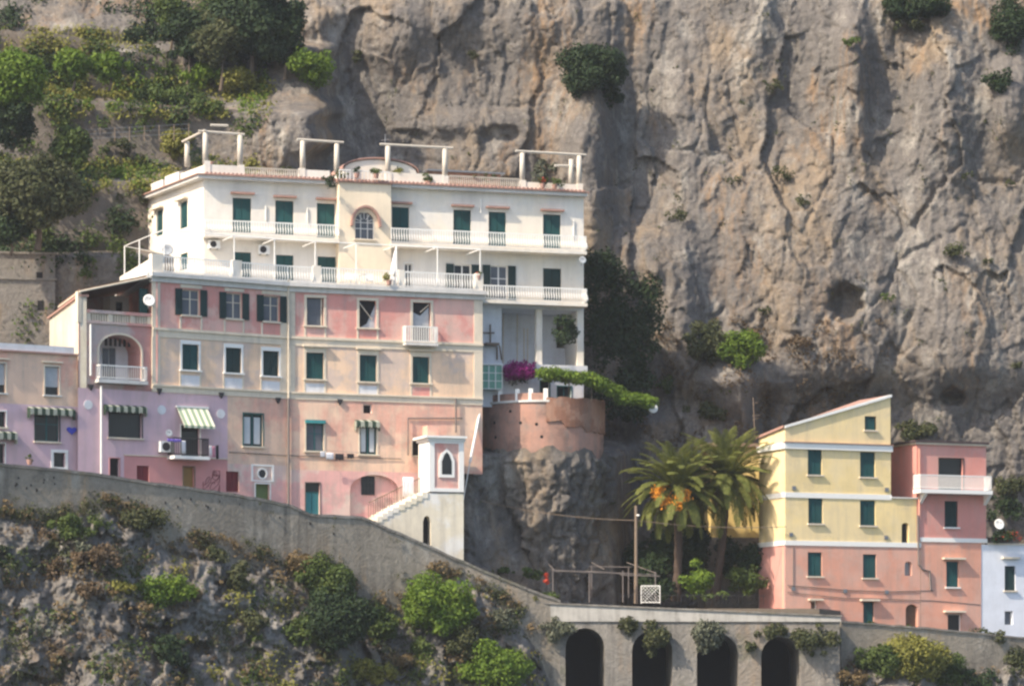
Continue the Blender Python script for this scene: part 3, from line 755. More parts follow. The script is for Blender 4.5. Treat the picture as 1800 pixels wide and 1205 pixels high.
# back wall of the arcade, with a dark opening and a sealed doorway
mb = MB(); ub = WF.u(985, -2.8); 
BF = WF.shifted(-2.8); BF.holes.append((BF.u(978), BF.u(1014), BF.z(990, 612), BF.z(990, 556)))
wall_mesh(mb, BF, u848, uR+.6, zF, zA, 0, 1.6, BF.holes); mb.build('arcade_wall', M['offwhite'], wh)
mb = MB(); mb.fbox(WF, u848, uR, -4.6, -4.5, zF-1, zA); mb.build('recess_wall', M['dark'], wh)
mb = MB()
for x in (884, 909, 921, 927): mb.fbox(BF, BF.u(x)-.03, BF.u(x)+.03, 0, .05, zF, BF.z(900, 546+(x > 910)*30))
mb.fbox(BF, BF.u(884), BF.u(909), 0, .05, BF.z(900, 548), BF.z(900, 546)); mb.build('door_frame', M['trim'], wh)
# side and body
mb = MB(); b0, b1 = WF.P(uR, 0, 0), WF.P(uR, -9, 0); mb.fbox(WF, uR-.25, uR, -9, -.003, zF-2.6, zE); mb.build('side_wall', M['white'], wh)
# left face, lit by the sun
for box, hood in (((275, 369, 286, 414), (271, 288, 366)), ((316.5, 354, 329.5, 401), (313, 331, 350))): window(WL, wh, box, 'closed', hood=hood, hoodmat='trim', **GS)
window(WL, wh, (317, 445, 330, 474), 'closed', **GS)
wall(WL, wh, 0, WL.L, zT-.4, zE, 'white')
# roof: overhanging eaves with a tile edge
L0 = WL.P(0, 0, 0); C0 = WF.P(0, 0, 0); R0 = WF.P(uR, 0, 0)
def off2(p, v): return (p.x+v[0], p.y+v[1])
ov = .42; eL = -WL.n*ov; eF = -WF.n*ov
plan = [off2(L0, eL), off2(C0, eL+eF*.9), off2(R0, eF+WF.d*.1), off2(WF.P(uR, -9, 0), WF.d*.1), off2(L0, (9, 6))]
MB().prism(plan, zE+.003, zE+.18).build('roof_slab', M['cornice'], wh)
MB().prism([off2(L0, eL*1.25), off2(C0, eL*1.25+eF*1.15), off2(R0, eF*1.25+WF.d*.2), off2(R0, WF.d*.2), off2(C0, eF*.1), off2(L0, eL*.1)], zE+.183, zE+.25).build('tile_edge', M['tile'], wh)
mb = MB(); n = 92
for i in range(n):
    u_ = uR*i/n; mb.tube(WF.P(u_+.1, ov*1.32, zE+.27), WF.P(u_+.1, -.2, zE+.32), .085, .085, 6)
mb.build('roof_tile_row', M['tile'], wh)
# stair tower
TF = WF.shifted(.75); tu0, tu1 = TF.u(596), TF.u(687.5)
window(TF, wh, (624, 372, 658.4, 420), 'dark', arch=.62, sash='whitepaint', sill='trim', name='arched_window', pane='glassgrey')
au0, au1, az0, az1 = TF.rect(624, 372, 658.4, 420)
mb = MB(); c = (au0+au1)/2
for x in (au0+.38, au1-.38): mb.fbox(TF, x-.02, x+.02, -.20, -.15, az0, az1-.12)
for zz in (az0+.62, az1-.62): mb.fbox(TF, au0, au1, -.20, -.152, zz-.02, zz+.02)
for k in range(5):
    t = math.pi*(k+.5)/5; q0 = (c+.18*math.cos(t), az1-.6+.18*math.sin(t)); q1 = (c+.56*math.cos(t), az1-.6+.56*math.sin(t))
    mb.tube(TF.P(q0[0], -.17, q0[1]), TF.P(q1[0], -.17, q1[1]), .02)
mb.build('glazing_bar', M['whitepaint'], wh)
ht = TF.z(640, 322)
mb = MB(); wall_mesh(mb, TF, tu0, tu1, zT-.4, ht, 0, .25)
for uu in (tu0, tu1): mb.quad(TF.P(uu, 0, zT-.4), TF.P(uu, -1.2, zT-.4), TF.P(uu, -1.2, ht), TF.P(uu, 0, ht))
mb.build('stair_tower', M['tower'], wh)
mb = MB(); ps = arcpts(TF.u(615), TF.u(669), TF.z(640, 398), TF.z(640, 361.5), 14); pi = arcpts(TF.u(619), TF.u(665), TF.z(640, 398), TF.z(640, 365.5), 14)
for i in range(14):
    a, b, c_, d = ps[i], ps[i+1], pi[i+1], pi[i]
    mb.hexa([TF.P(d[0], .28, d[1]), TF.P(c_[0], .28, c_[1]), TF.P(c_[0], -.02, c_[1]), TF.P(d[0], -.02, d[1]), TF.P(a[0], .28, a[1]), TF.P(b[0], .28, b[1]), TF.P(b[0], -.02, b[1]), TF.P(a[0], -.02, a[1])])
mb.build('arched_hood', M['tile'], wh)
mb = MB(); mb.fbox(TF, tu0-.15, tu1+.1, -1.3, .16, ht+.003, ht+.1)
for i in range(13):
    u_ = tu0-.1+(tu1-tu0+.1)*i/12; mb.tube(TF.P(u_, .22, ht+.12), TF.P(u_, -.8, ht+.17), .085, .085, 6)
mb.build('tower_coping', M['tile'], wh)
# balconies
def balcony(F, parent, x0, x1, ytop0, yslab0, out, belly=.10, ret=(1, 1), mat='railing', xref=None, pitch=.155, thick=.20, slabmat='white', yb=None, wid=.05):
    """slab and railing; ytop0/yslab0 = photograph rows of the rail and of the slab's top at column xref"""
    xr = xref or x0
    u0, u1 = F.u(x0, out), F.u(x1, out); zs = F.z(xr, yslab0, out); zt_ = F.z(xr, ytop0, out)
    MB().fbox(F, u0-.04, u1+.04, .003, out+.06, zs-thick, zs).build('balcony_slab', M[slabmat], parent)
    railing(F, parent, u0, u1, out-.04, zs+.08, zt_, mat, pitch, wid, belly, (out-.06 if ret[0] else 0, out-.06 if ret[1] else 0))
balcony(WF, wh, 361, 595, 386, 409, .9, ret=(1, 0), xref=362)
balcony(WF, wh, 688, 1030, 401, 427, .9, ret=(0, 1), xref=690)
balcony(WF, wh, 849, 1031, 501, 526, .9, ret=(0, 1), xref=850)
# parapets, railings on the roof
def ppt(x0, x1, y0, y1, out=.05, th=.25, F=WF):
    u0, u1 = F.u(x0, out), F.u(x1, out); xm = (x0+x1)/2
    z1 = F.z(xm, y0, out); MB().fbox(F, u0, u1, out-th, out, zE+.25, z1).build('parapet', M['white'], wh)
for a in ((361, 419, 290, 312), (531, 580, 299, 320), (686, 782, 305, 330), (920, 1024, 322, 345)): ppt(*a)
ppt(318, 357, 298, 318, 0, .25, WL); ppt(290, 314, 306, 322, 0, .25, WL); ppt(262, 286, 320, 335, 0, .25, WL)
for x0, x1, yt in ((430, 529, 297), (790, 912, 312)):
    u0, u1 = WF.u(x0), WF.u(x1); railing(WF, wh, u0, u1, .05, zE+.32, WF.z((x0+x1)/2, yt), 'stonecol', .13, .045, .05, name='roof_railing')
for x, yt in ((364, 283), (424, 290), (531, 296), (683, 303), (783, 309), (919, 317), (1019, 323)):
    u_ = WF.u(x); MB().fbox(WF, u_-.17, u_+.17, -.32, .09, zE+.25, WF.z(x, yt)).build('pedestal', M['white'], wh)
# vaulted white cabin on the roof
KF = WF.shifted(-.5); u0, u1 = KF.u(605), KF.u(732); zs, zc = KF.z(668, 300), KF.z(668, 281)
kp = [(u0, zE+.2), (u1, zE+.2)]+arcpts(u0, u1, zs, zc, 12)
mb = MB(); mb.fpoly(KF, kp, -3, 0); mb.build('roof_cabin', M['white'], wh)
mb = MB(); a_ = arcpts(u0-.1, u1+.1, zs-.02, zc+.05, 16)
for p, q in zip(a_[:-1], a_[1:]):
    mb.hexa([KF.P(p[0], .12, p[1]), KF.P(q[0], .12, q[1]), KF.P(q[0], -3, q[1]), KF.P(p[0], -3, p[1]), KF.P(p[0], .12, p[1]+.09), KF.P(q[0], .12, q[1]+.09), KF.P(q[0], -3, q[1]+.09), KF.P(p[0], -3, p[1]+.09)])
mb.build('vault_tiles', M['tile'], wh)
railing(TF, wh, tu0+.05, tu1-.1, -.1, ht+.1, TF.z(640, 300), 'railing', .2, .04, 0, name='roof_railing')
mb = MB(); mb.fbox(WF, WF.u(756, -3), WF.u(880, -3), -4.5, -3, zE, WF.z(800, 303, -3)); mb.build('roof_shed', M['brick'], wh)
mb = MB(); mb.fbox(WF, WF.u(750, -3), WF.u(886, -3), -4.6, -2.8, WF.z(800, 303, -3)+.003, WF.z(800, 300, -3)); mb.build('shed_roof', M['steel'], wh)
# plaster repairs and down pipes on the white front
for x, y0, y1 in ((467, 361, 388), (540, 366, 392), (845, 350, 374), (1008, 387, 424)):
    MB().tube(WF.P(WF.u(x), .05, WF.z(x, y1)), WF.P(WF.u(x), .05, WF.z(x, y0)), .035).build('pipe', M['whitepaint'], wh)

# pergolas on the roof terrace: round columns carrying thin beams
def pergola(label, cols, beams, back, group='pergolas on the roof terrace'):
    x, y0, y1, o_ = cols[0]
    t = thing('pergola', label, 'pergola', WF.P(WF.u(x, o_), o_, WF.z(x, y1, o_)), group)
    for x, y0, y1, o_ in cols:
        u_ = WF.u(x, o_); MB().tube(WF.P(u_, o_, WF.z(x, y1, o_)), WF.P(u_, o_, WF.z(x, y0, o_)), .17, .145, 12).build('column', M['stonecol'], t, True)
    for x0, y0, o0, x1, y1, o1 in beams:
        MB().tube(WF.P(WF.u(x0, o0), o0, WF.z(x0, y0, o0)), WF.P(WF.u(x1, o1), o1, WF.z(x1, y1, o1)), .075, .075, 8).build('beam', M['stonecol'], t)
    return t
pergola('pergola with three columns over the left corner of the white house', [(361, 233, 288, -.1), (422, 238, 290, -.1), (329, 249, 293, -3.2)],
        [(349, 230.5, -.1, 430, 236.5, -.1), (321, 249, -3.4, 361, 229, .1), (370, 220, -5.5, 401, 221, -5.5)], 1)
pergola('pergola with two columns left of the vaulted roof cabin', [(532, 248, 298, -.1), (592, 253, 303, -.1)], [(522, 245, -.1, 604, 250.5, -.1)], 1)
pergola('pergola with two columns just right of the vaulted roof cabin', [(682, 257, 305, -.1), (782, 262, 312, -.1)], [(668, 253.5, -.1, 796, 260.5, -.1)], 1)
pergola('pergola with three columns over the right end of the white house', [(918, 269, 319, -.1), (1018, 274, 325, -.1), (1004, 280, 322, -2.5)], [(906, 265.5, -.1, 1030, 272.5, -.1), (975, 291, -2.5, 1010, 292, -2.5)], 1)

# ------------------------------------------------------------------ the pink house below it
PL = Facade(268, 175.5, 505, 180.0)
PR = Facade(505, 180.0, theta=20.0)
uB = PL.L; uE = PR.u(848)
zc0, zc1, zb1a, zb1b, zb2a, zb2b = 22.34, 22.88, 19.28, 19.82, 16.22, 16.64
ph = thing('pink_house', 'long pink and peach apartment house with cream bands under the white terrace', 'house', PL.P(uB, 0, 7))
W = 'whitepaint'
# top storey, left wing: open dark shutters
for box in ((320, 509, 351, 554), (397.5, 515, 425, 560), (463, 520, 491, 565)):
    r_ = window(PL, ph, box, 'glazed', open_leaf='darkgreen', leafw=.42, sash='trim', pane='glassgrey', sill='trim')
    u0, u1, z0, z1 = PL.rect(*box)
    MB().fbox(PL, u0-.12, u1+.12, -.02, .06, z1+.08, z1+.26).build('lintel', M['trim'], r_)
    MB().fbox(PL, u0-.16, u0-.05, -.02, .04, zb1b+.003, z0-.1).build('apron', M['trim'], r_); MB().fbox(PL, u1+.05, u1+.16, -.02, .04, zb1b+.003, z0-.1).build('apron', M['trim'], r_)
for box in ((320, 605, 349, 650), (396.5, 611, 424, 655), (462, 616.6, 490, 660.5)):
    window(PL, ph, box, 'closed', leaf='darkgreen' if box[0] > 330 else 'green', surround=W, sw=.12, sill=W, head=1.8)
    u0, u1, z0, z1 = PL.rect(*box); MB().fbox(PL, u0-.06, u1+.06, -.01, .012, zb2b+.003, z0-.3).build('apron', M['offwhite'], ph)
    for a in (u0-.16, u1+.06): MB().fbox(PL, a, a+.10, -.02, .03, zb2b+.003, z0-.15).build('apron_strip', M['trim'], ph)
# top storey, right wing: broken windows hung with torn plastic
rgw = random.Random(3)
for k, box in enumerate(((539, 523, 569, 572), (631.5, 528, 661, 576), (725.5, 531.5, 757, 600))):
    r_ = window(PR, ph, box, 'dark', surround='trim', sw=.15, sill='trim' if k < 2 else None, pane='dark')
    u0, u1, z0, z1 = PR.rect(*box)
    sp = [[(u0+.05, z0), (u1-.05, z0), (u1-.05, z1), (u0+.05, z1-.05)], [(u0+.05, z0), (u1, z0), (u1, z1-.2), (u0+.5, z0+.25)], [(u0+.05, z0+.9), (u1-.05, z0+.9), (u1-.08, z1-.25), (u0+.5, z0+1.5), (u0+.05, z0+1.7)]][k]
    MB().fpoly(PR, sp, -.19, -.165).build('torn_sheet', M['glassgrey' if k == 0 else 'sheet'], r_)
    mb = MB(); mb.tube(PR.P(u0+.05, -.12, z1-.15), PR.P(u1-.2, -.12, z0+.5), .03) if k == 1 else mb.tube(PR.P(u1-.08, -.12, z1-.1), PR.P(u0+.5, -.12, z1-.55), .03) if k == 2 else mb.tube(PR.P(u1-.1, -.12, z0), PR.P(u1-.1, -.12, z1), .03)
    mb.build('sash', M['trim'], r_)
    if k < 2:
        for a in (u0-.15, u1+.04): MB().fbox(PR, a, a+.11, -.02, .032, zb1b+.003, z0-.1).build('apron', M['trim'], r_)
for box in ((538, 619.5, 569, 666), (632, 624, 662, 670.5), (725, 627, 754.5, 673)):
    window(PR, ph, box, 'closed', surround='trim', sw=.13, sill='trim', head=2.3)
    u0, u1, z0, z1 = PR.rect(*box)
    MB().fbox(PR, u0-.22, u1+.22, -.02, .24, z1+.31, z1+.40).build('hood', M['trim'], ph)
    for a in (u0-.14, u1+.03): MB().fbox(PR, a, a+.11, -.02, .030, zb2b+.003, z0-.1).build('apron_strip', M['trim'], ph)
    MB().fbox(PR, u0-.03, u1+.03, -.01, .012, zb2b+.003, z0-.25).build('apron', M['offwhite' if box[0] < 700 else 'pink'], ph)
# first floor
window(PL, ph, (428, 727, 462, 784), 'curtained', surround='tealdark', sw=.06, sill='trim', sash='tealdark')
r_ = window(PR, ph, (538, 744, 569, 792), 'glazed', surround='trim', sw=.09, sill='trim', sash='tealdark', pane='glassgrey')
u0, u1, z0, z1 = PR.rect(536, 738, 571, 744); MB().fbox(PR, u0, u1, -.05, .22, z0, z1).build('shutter_box', M['teal'], r_)
window(PR, ph, (632.5, 746, 662, 798), 'curtained', surround='trim', sw=.09, sill='trim', sash='tealdark')
window(PR, ph, (638.5, 710, 654, 726), 'dark', sill=None, pane='dark')
window(PR, ph, (725, 775, 741, 800), 'dark', surround='trim', sw=.06, sill=None)
# street level
window(PL, ph, (449, 850, 474, 900), 'dark', surround=W, sw=.07, sill=None, pane='olive', name='door', label='olive green door below the round window')
window(PR, ph, (537, 848, 562, 905), 'dark', surround='pipe', sw=.05, sill=None, pane='teal', name='door', label='teal double door with a dark fanlight')
u0, u1, z0, z1 = PR.rect(537, 848, 562, 863); MB().fbox(PR, u0, u1, -.20, -.17, z0, z1).build('fanlight', M['glass'], ph)
mb = MB(); mb.fbox(PR, (u0+u1)/2-.015, (u0+u1)/2+.015, -.21, -.18, z0-1.6, z0); mb.fbox(PR, u0, u1, -.21, -.16, z0-.06, z0-.003); mb.build('door_rail', M['tealdark'], ph)
window(PL, ph, (240.5, 818, 262, 860), 'closed', leaf='redshutter', sill=None); window(PL, ph, (397.5, 828, 420, 864), 'closed', leaf='redshutter', sill=None)
window(PL, ph, (193, 805, 209.6, 850), 'dark', surround='basepink', sw=.05, sill=None, name='door', pane='dark')
window(PL, ph, (322, 820, 341.5, 872), 'dark', surround='wood', sw=.05, sill=None, pane='ochredoor', name='door', label='ochre wooden door under the small balcony')
window(PL, ph, (192, 721, 249.5, 769), 'dark', surround='darkgreen', sw=.05, sill='trim', label='wide dark window under a green and white frill')
window(PL, ph, (318, 747, 351, 803), 'dark', surround=W, sw=.06, sill=None, name='balcony_door')
# arched recess with a barred window
AR = (PR.u(615), PR.u(702), PR.z(658, 912), PR.z(658, 834)); PR.holes.append((*AR, .95))
MB().fbox(PR, AR[0], AR[1], -.36, -.30, AR[2]-.3, AR[3]).build('niche_wall', M['lowpink'], ph)
u0, u1, z0, z1 = PR.rect(635, 837, 658, 869, -.3); MB().fbox(PR, u0, u1, -.32, -.27, z0, z1).build('window', M['glass'], ph)
mb = MB()
for i in range(5): mb.fbox(PR, u0+(u1-u0)*i/4-.012, u0+(u1-u0)*i/4+.012, -.27, -.25, z0, z1)
for i in range(4): mb.fbox(PR, u0, u1, -.275, -.245, z0+(z1-z0)*i/3-.012, z0+(z1-z0)*i/3+.012)
mb.build('window_bars', M['iron'], ph)
# walls by storey
uLf, uM, uBp = PL.u(137), PL.u(400), PL.u(218)
zlow = 6.5
wall(PL, ph, 0, uB, zb1b, zc0, 'pink'); wall(PL, ph, 0, uB, zb2b, zb1a, 'peach')
zbase = PL.z(300, 802)
wall(PL, ph, uLf, uM, zbase, zb2a, 'lilac', label='lilac plastered ground floor'); wall(PL, ph, uLf, uBp, zlow, zbase, 'lilac'); wall(PL, ph, uBp, uM, zlow, zbase, 'basepink')
zp = PL.z(450, 816); wall(PL, ph, uM, uB, zp, zb2a, 'low'); wall(PL, ph, uM, uB, zlow, zp, 'lowpink')
wall(PR, ph, 0, uE, zb1b, zc0, 'pink'); wall(PR, ph, 0, uE, zb2b, zb1a, 'peach')
zq = PR.z(600, 827); wall(PR, ph, 0, uE, zq, zb2a, 'low'); wall(PR, ph, 0, PR.u(802), zlow-1.5, zq, 'lowpink')
mb = MB(); ua, ub_ = PR.u(616), uE-.003; mb.fpoly(PR, [(PR.u(706), PR.z(706, 757)), (PR.u(712), PR.z(706, 800)), (ub_, PR.z(800, 800)), (ub_, zb2a-.003), (ua, zb2a-.003), (ua, PR.z(616, 727))], .001, .006)
for o_ in (): pass
mb = MB(); mb.fbox(PL, uBp, uM, .003, .05, zbase-.04, zbase+.02); mb.build('dado_rail', M['trim'], ph)
for F, a, b in ((PL, 0, uB), (PR, 0, uE)):
    MB().fbox(F, a, b, -.1, .05, zb1a, zb1b).build('string_course', M['trim'], ph); MB().fbox(F, a, b, .05, .13, zb1a+.38, zb1b-.02).build('string_course', M['trim'], ph)
    MB().fbox(F, a if F is PR else a-.02, b, -.1, .05, zb2a, zb2b).build('string_course', M['trim'], ph); MB().fbox(F, a, b, .05, .13, zb2b-.10, zb2b-.003).build('string_course', M['trim'], ph)
    MB().fbox(F, a-(.1 if F is PL else 0), b+(.1 if F is PR else 0), -.3, .14, zc0, zc0+.28).build('cornice', M['cornice'], ph)
    MB().fbox(F, a-(.2 if F is PL else 0), b+(.2 if F is PR else 0), -.3, .38, zc0+.283, zc1-.05).build('cornice', M['cornice'], ph)
for F, a, b in ((PL, PL.u(267), PL.u(281)), (PL, PL.u(493), uB-.01), (PR, .01, PR.u(518.5)), (PR, PR.u(833), uE)):
    for z0, z1 in ((zb2b+.003, zb1a-.003), (zb1b+.003, zc0-.003)): MB().fbox(F, a, b, -.05, .045, z0, z1).build('pilaster', M['trim'], ph)
# return wall at the right end and the wall hidden behind the left end
mb = MB(); mb.fbox(PR, uE-.2, uE, -3.4, -.003, zq, zc0); mb.build('side_wall', M['offwhite'], ph)
SL = Facade(213.5, 183.5, 268, 175.5)
mb = MB(); mb.fbox(SL, 0, SL.L, -.3, 0, 16.7, zc0); mb.build('side_wall', M['pink'], ph)
# terrace floor on top
a1, a2, a3, a4, a5, a6 = SL.P(0, 0, 0), PL.P(0, .3, 0), PL.P(uB, .3, 0), PR.P(uE, .3, 0), WF.P(WF.u(848), -.3, 0), WF.P(-.3, -.3, 0)
MB().prism([(p.x, p.y) for p in (a1, a2, a3, a4, a5, a6, WL.P(0, -.3, 0))], zc1-.047, zc1-.003).build('terrace_floor', M['cornice'], ph)
MB().fbox(SL, -.2, SL.L+.2, -.3, .35, zc1-.35, zc1-.053).build('cornice', M['cornice'], ph)
# terrace railing and posts
zr = 23.78
for F, segs in ((PL, ((286, 407), (423, 503))), (PR, ((505, 549), (564, 700), (711, 834)))):
    for x0, x1 in segs: railing(F, ph, F.u(x0), F.u(x1), .12, zc1+.06, zr, 'railing', .155, .05, .08, name='terrace_railing')
for F, x0, x1 in ((PL, 265, 285), (PL, 407, 423), (PR, 550, 563), (PR, 700, 710), (PR, 835, 848)):
    MB().fbox(F, F.u(x0), F.u(x1), -.25, .16, zc1, zr+.1).build('terrace_post', M['white'], ph)
MB().fbox(SL, 0, SL.L-.1, -.1, .1, zc1, zr-.15).build('parapet', M['white'], ph)
# iron corbels, wall roundels, graffiti
for F, px, py in ((PL, 159, 680), (PL, 279, 687), (PL, 388, 694), (PL, 488, 703), (PR, 597, 706)):
    u_, z_ = F.uz(px, py); mb = MB(); mb.fpoly(F, [(u_-.16, z_+.14), (u_+.16, z_+.14), (u_+.10, z_-.05), (u_, z_-.2), (u_-.10, z_-.05)], 0, .14); mb.build('corbel', M['iron'], ph)
for px, py in ((155, 711), (284, 720), (388, 727)):
    u_, z_ = PL.uz(px, py); mb = MB(); mb.fpoly(PL, [(u_+.26*math.cos(t*math.pi/10), z_+.26*math.sin(t*math.pi/10)) for t in range(20)], .003, .03); mb.build('roundel', M['offwhite'], ph)
# round window with its white frame
u_, z_ = PL.uz(460.5, 832); mb = MB()
u0, u1, z0, z1 = PL.rect(441, 816, 481, 846)
for a, b, c_, d in ((u0, u0+.13, z0, z1), (u1-.13, u1, z0, z1), (u0+.13, u1-.13, z1-.1, z1), (u0+.13, u1-.13, z0, z0+.08)): mb.fbox(PL, a, b, 0, .05, c_, d)
mb.build('frame', M[W], ph)
mb = MB(); k = 20
for i in range(k):
    t0, t1 = 2*math.pi*i/k, 2*math.pi*(i+1)/k
    q = [(u_+r*math.cos(t), z_+r*math.sin(t)) for r, t in ((.24, t0), (.24, t1), (.33, t1), (.33, t0))]
    mb.fpoly(PL, q, 0, .06)
rw = mb.build('round_window', M[W], ph)
mb = MB(); mb.fpoly(PL, [(u_+.235*math.cos(2*math.pi*i/k), z_+.235*math.sin(2*math.pi*i/k)) for i in range(k)], .003, .02); mb.build('glass', M['glass'], rw)
rg = random.Random(5); mb = MB(); gu0, gu1, gz0, gz1 = PL.rect(357, 826, 386, 862)
for i in range(9):
    c0 = (rg.uniform(gu0, gu1), rg.uniform(gz0, gz1)); pts = []
    for j in range(9):
        t = j*.8+i; pts.append(PL.P(min(max(c0[0]+.22*math.cos(t)+.04*j, gu0), gu1), .012, min(max(c0[1]+.25*math.sin(t*1.1), gz0), gz1)))
    mb.path(pts, .014, 4)
mb.build('graffiti', M['redshutter'], ph)
# drain pipes
def pipe(F, parent, px, y0, y1, r=.06, mat='pipe', off=.14, px1=None):
    a = F.P(F.u(px), off, F.z(px, y0)); b = F.P(F.u(px1 or px), off, F.z(px1 or px, y1)); return MB().tube(a, b, r).build('drain_pipe', M[mat], parent)
pipe(PR, ph, 506, 490, 700, .05, 'trim'); pipe(PR, ph, 506, 700, 890, .075); pipe(PL, ph, 176, 678, 832, .06, W)
pipe(PR, ph, 800, 700, 760, .05); pipe(PR, ph, 716, 735, 800, .04)
mb = MB(); mb.tube(PR.P(PR.u(716), .08, PR.z(716, 735)), PR.P(PR.u(812), .08, PR.z(812, 735)), .04)
mb.tube(PL.P(PL.u(402), .06, PL.z(402, 794)), PL.P(uB, .06, PL.z(500, 800)), .025); mb.tube(PR.P(0, .06, PR.z(506, 800)), PR.P(PR.u(705), .06, PR.z(705, 806)), .025); mb.build('wall_cable', M['pipe'], ph)
mb = MB()
for k in range(7):
    a = (537+36*k, 666+(k % 2)*10); 
pass
# striped awnings and frills on the pink house
def frill(F, parent, x0, x1, y0, y1, out=.55, side=.55):
    u0, u1, z0, z1 = F.rect(x0, y0, x1, y1, out); mb = MB(); n = max(4, int((u1-u0)/.18))
    mb.hexa([F.P(u0, out, z1-.02), F.P(u1, out, z1-.02), F.P(u1, .01, z1+.10), F.P(u0, .01, z1+.10), F.P(u0, out, z1+.01), F.P(u1, out, z1+.01), F.P(u1, .01, z1+.13), F.P(u0, .01, z1+.13)])
    for i in range(n):
        a, b = u0+(u1-u0)*i/n, u0+(u1-u0)*(i+1)/n; dz = (z1-z0)
        mb.fpoly(F, [(a, z1-.02), (a, z1-dz*.7), (a*.75+b*.25, z1-dz), (a*.25+b*.75, z1-dz), (b, z1-dz*.7), (b, z1-.02)], out-.012, out+.012)
    for uu in (u0, u1):
        for i in range(3):
            o0, o1 = out*i/3, out*(i+1)/3; dz = (z1-z0)*1.5
            mb.hexa([F.P(uu-.01, o0+.02, z1-dz), F.P(uu+.01, o0+.02, z1-dz), F.P(uu+.01, o1-.02, z1-dz), F.P(uu-.01, o1-.02, z1-dz), F.P(uu-.01, o0, z1+.05), F.P(uu+.01, o0, z1+.05), F.P(uu+.01, o1, z1), F.P(uu-.01, o1, z1)])
    return mb.build('awning_frill', M['frill'], parent)
frill(PL, ph, 186, 259, 715, 725, .35); frill(PR, ph, 626, 668, 741, 751, .3)
u0, u1 = PL.u(310), PL.u(364); z1 = PL.z(337, 717); z0 = PL.z(342, 748, 1.0)
mb = MB(); mb.hexa([PL.P(u0, 1.0, z0), PL.P(u1, 1.0, z0), PL.P(u1, .06, z1-.03), PL.P(u0, .06, z1-.03), PL.P(u0, 1.02, z0+.02), PL.P(u1, 1.02, z0+.02), PL.P(u1, .06, z1), PL.P(u0, .06, z1)])
mb.fbox(PL, u0, u1, .995, 1.03, z0-.12, z0); mb.build('awning', M['awning'], ph)
MB().fbox(PL, u0-.06, u1+.06, .003, .12, z1+.003, z1+.1).build('awning_box', M[W], ph)
# small balconies
balcony(PL, ph, 307, 367, 770, 801, .85, belly=0, mat='iron', pitch=.13, thick=.18, slabmat='whitepaint', xref=337, wid=.02)
balcony(PR, ph, 714, 769, 574, 602, .6, belly=0, mat='railing', pitch=.13, thick=.16, slabmat='cornice', xref=741)

# ------------------------------------------------------------------ the rose house with the loggia, left of it
lh = thing('loggia_house', 'dusty rose house with an arched loggia and a roof terrace under a canopy', 'house', PL.P(PL.u(140), -.1, 16.2))
LF = PL.shifted(-.12)
la = (LF.u(173.5), LF.u(248), LF.z(210, 668), LF.z(210, 588)); LF.holes.append((*la, .95))
zt0 = LF.z(210, 571)
mb = MB(); wall_mesh(mb, LF, LF.u(138), -.003, 16.2, zt0, 0, 1.7, [(*la, .95)]); mb.build('wall', M['loggia'], lh)
MB().fbox(LF, la[0]-.3, la[1]+.3, -1.95, -1.7, la[2]-.3, la[3]+.1).build('loggia_back_wall', M['offwhite'], lh)
MB().fbox(LF, la[0], la[1], -1.7, -.01, la[3]+.001, la[3]+.1).build('loggia_ceiling', M['offwhite'], lh)
mb = MB(); ps = arcpts(la[0]-.10, la[1]+.10, la[3]-.95, la[3]+.10, 16); pi = arcpts(la[0], la[1], la[3]-.95, la[3], 16)
for i in range(16):
    a, b, c_, d = ps[i], ps[i+1], pi[i+1], pi[i]
    mb.hexa([LF.P(d[0], .05, d[1]), LF.P(c_[0], .05, c_[1]), LF.P(c_[0], -.02, c_[1]), LF.P(d[0], -.02, d[1]), LF.P(a[0], .05, a[1]), LF.P(b[0], .05, b[1]), LF.P(b[0], -.02, b[1]), LF.P(a[0], -.02, a[1])])
for a in (la[0]-.10, la[1]): mb.fbox(LF, a, a+.10, -.02, .05, la[2], la[3]-.953)
mb.build('arch_trim', M['trim'], lh)
for x0, x1 in ((180, 190), (192, 202)):
    u0, u1, z0, z1 = LF.rect(x0, 612, x1, 668, -1.7); MB().fbox(LF, u0, u1, -1.7, -1.64, z0, z1).build('door', M['glassgrey'], lh)
mb = MB(); u0, u1 = LF.u(196), LF.u(232)
for i in range(6): mb.fbox(LF, u0+.28*i, u0+.28*i+.16, -.9, -.88, la[3]-.55, la[3]-.12)
mb.build('valance', M['darkcloth'], lh)
MB().fbox(LF, LF.u(166), LF.u(253), .003, .55, la[2]-.22, la[2]-.02).build('loggia_slab', M['cornice'], lh)
railing(LF, lh, LF.u(169), LF.u(251), .5, la[2]+.06, LF.z(210, 643, .5), 'railing', .13, .02, 0, (.5, .5), 'loggia_railing')
# roof terrace balustrade
u0, u1 = LF.u(152), -.02
MB().fbox(LF, u0, u1, -.22, .10, zt0+.003, zt0+.14).build('balustrade', M['loggia'], lh); MB().fbox(LF, u0, u1, -.22, .10, LF.z(210, 553), LF.z(210, 547.5)).build('balustrade', M['loggia'], lh)
mb = MB(); n = 26; zA_, zB_ = zt0+.143, LF.z(210, 553)-.003
for i in range(n):
    c_ = u0+(u1-u0)*(i+.5)/n; mb.fbox(LF, c_-.045, c_+.045, -.10, .0, zA_, zB_)
for c_ in (u0+.12, u0+(u1-u0)*.36, u0+(u1-u0)*.70, u1-.12): mb.fbox(LF, c_-.12, c_+.12, -.17, .05, zA_, zB_)
mb.build('baluster', M['trim'], lh)
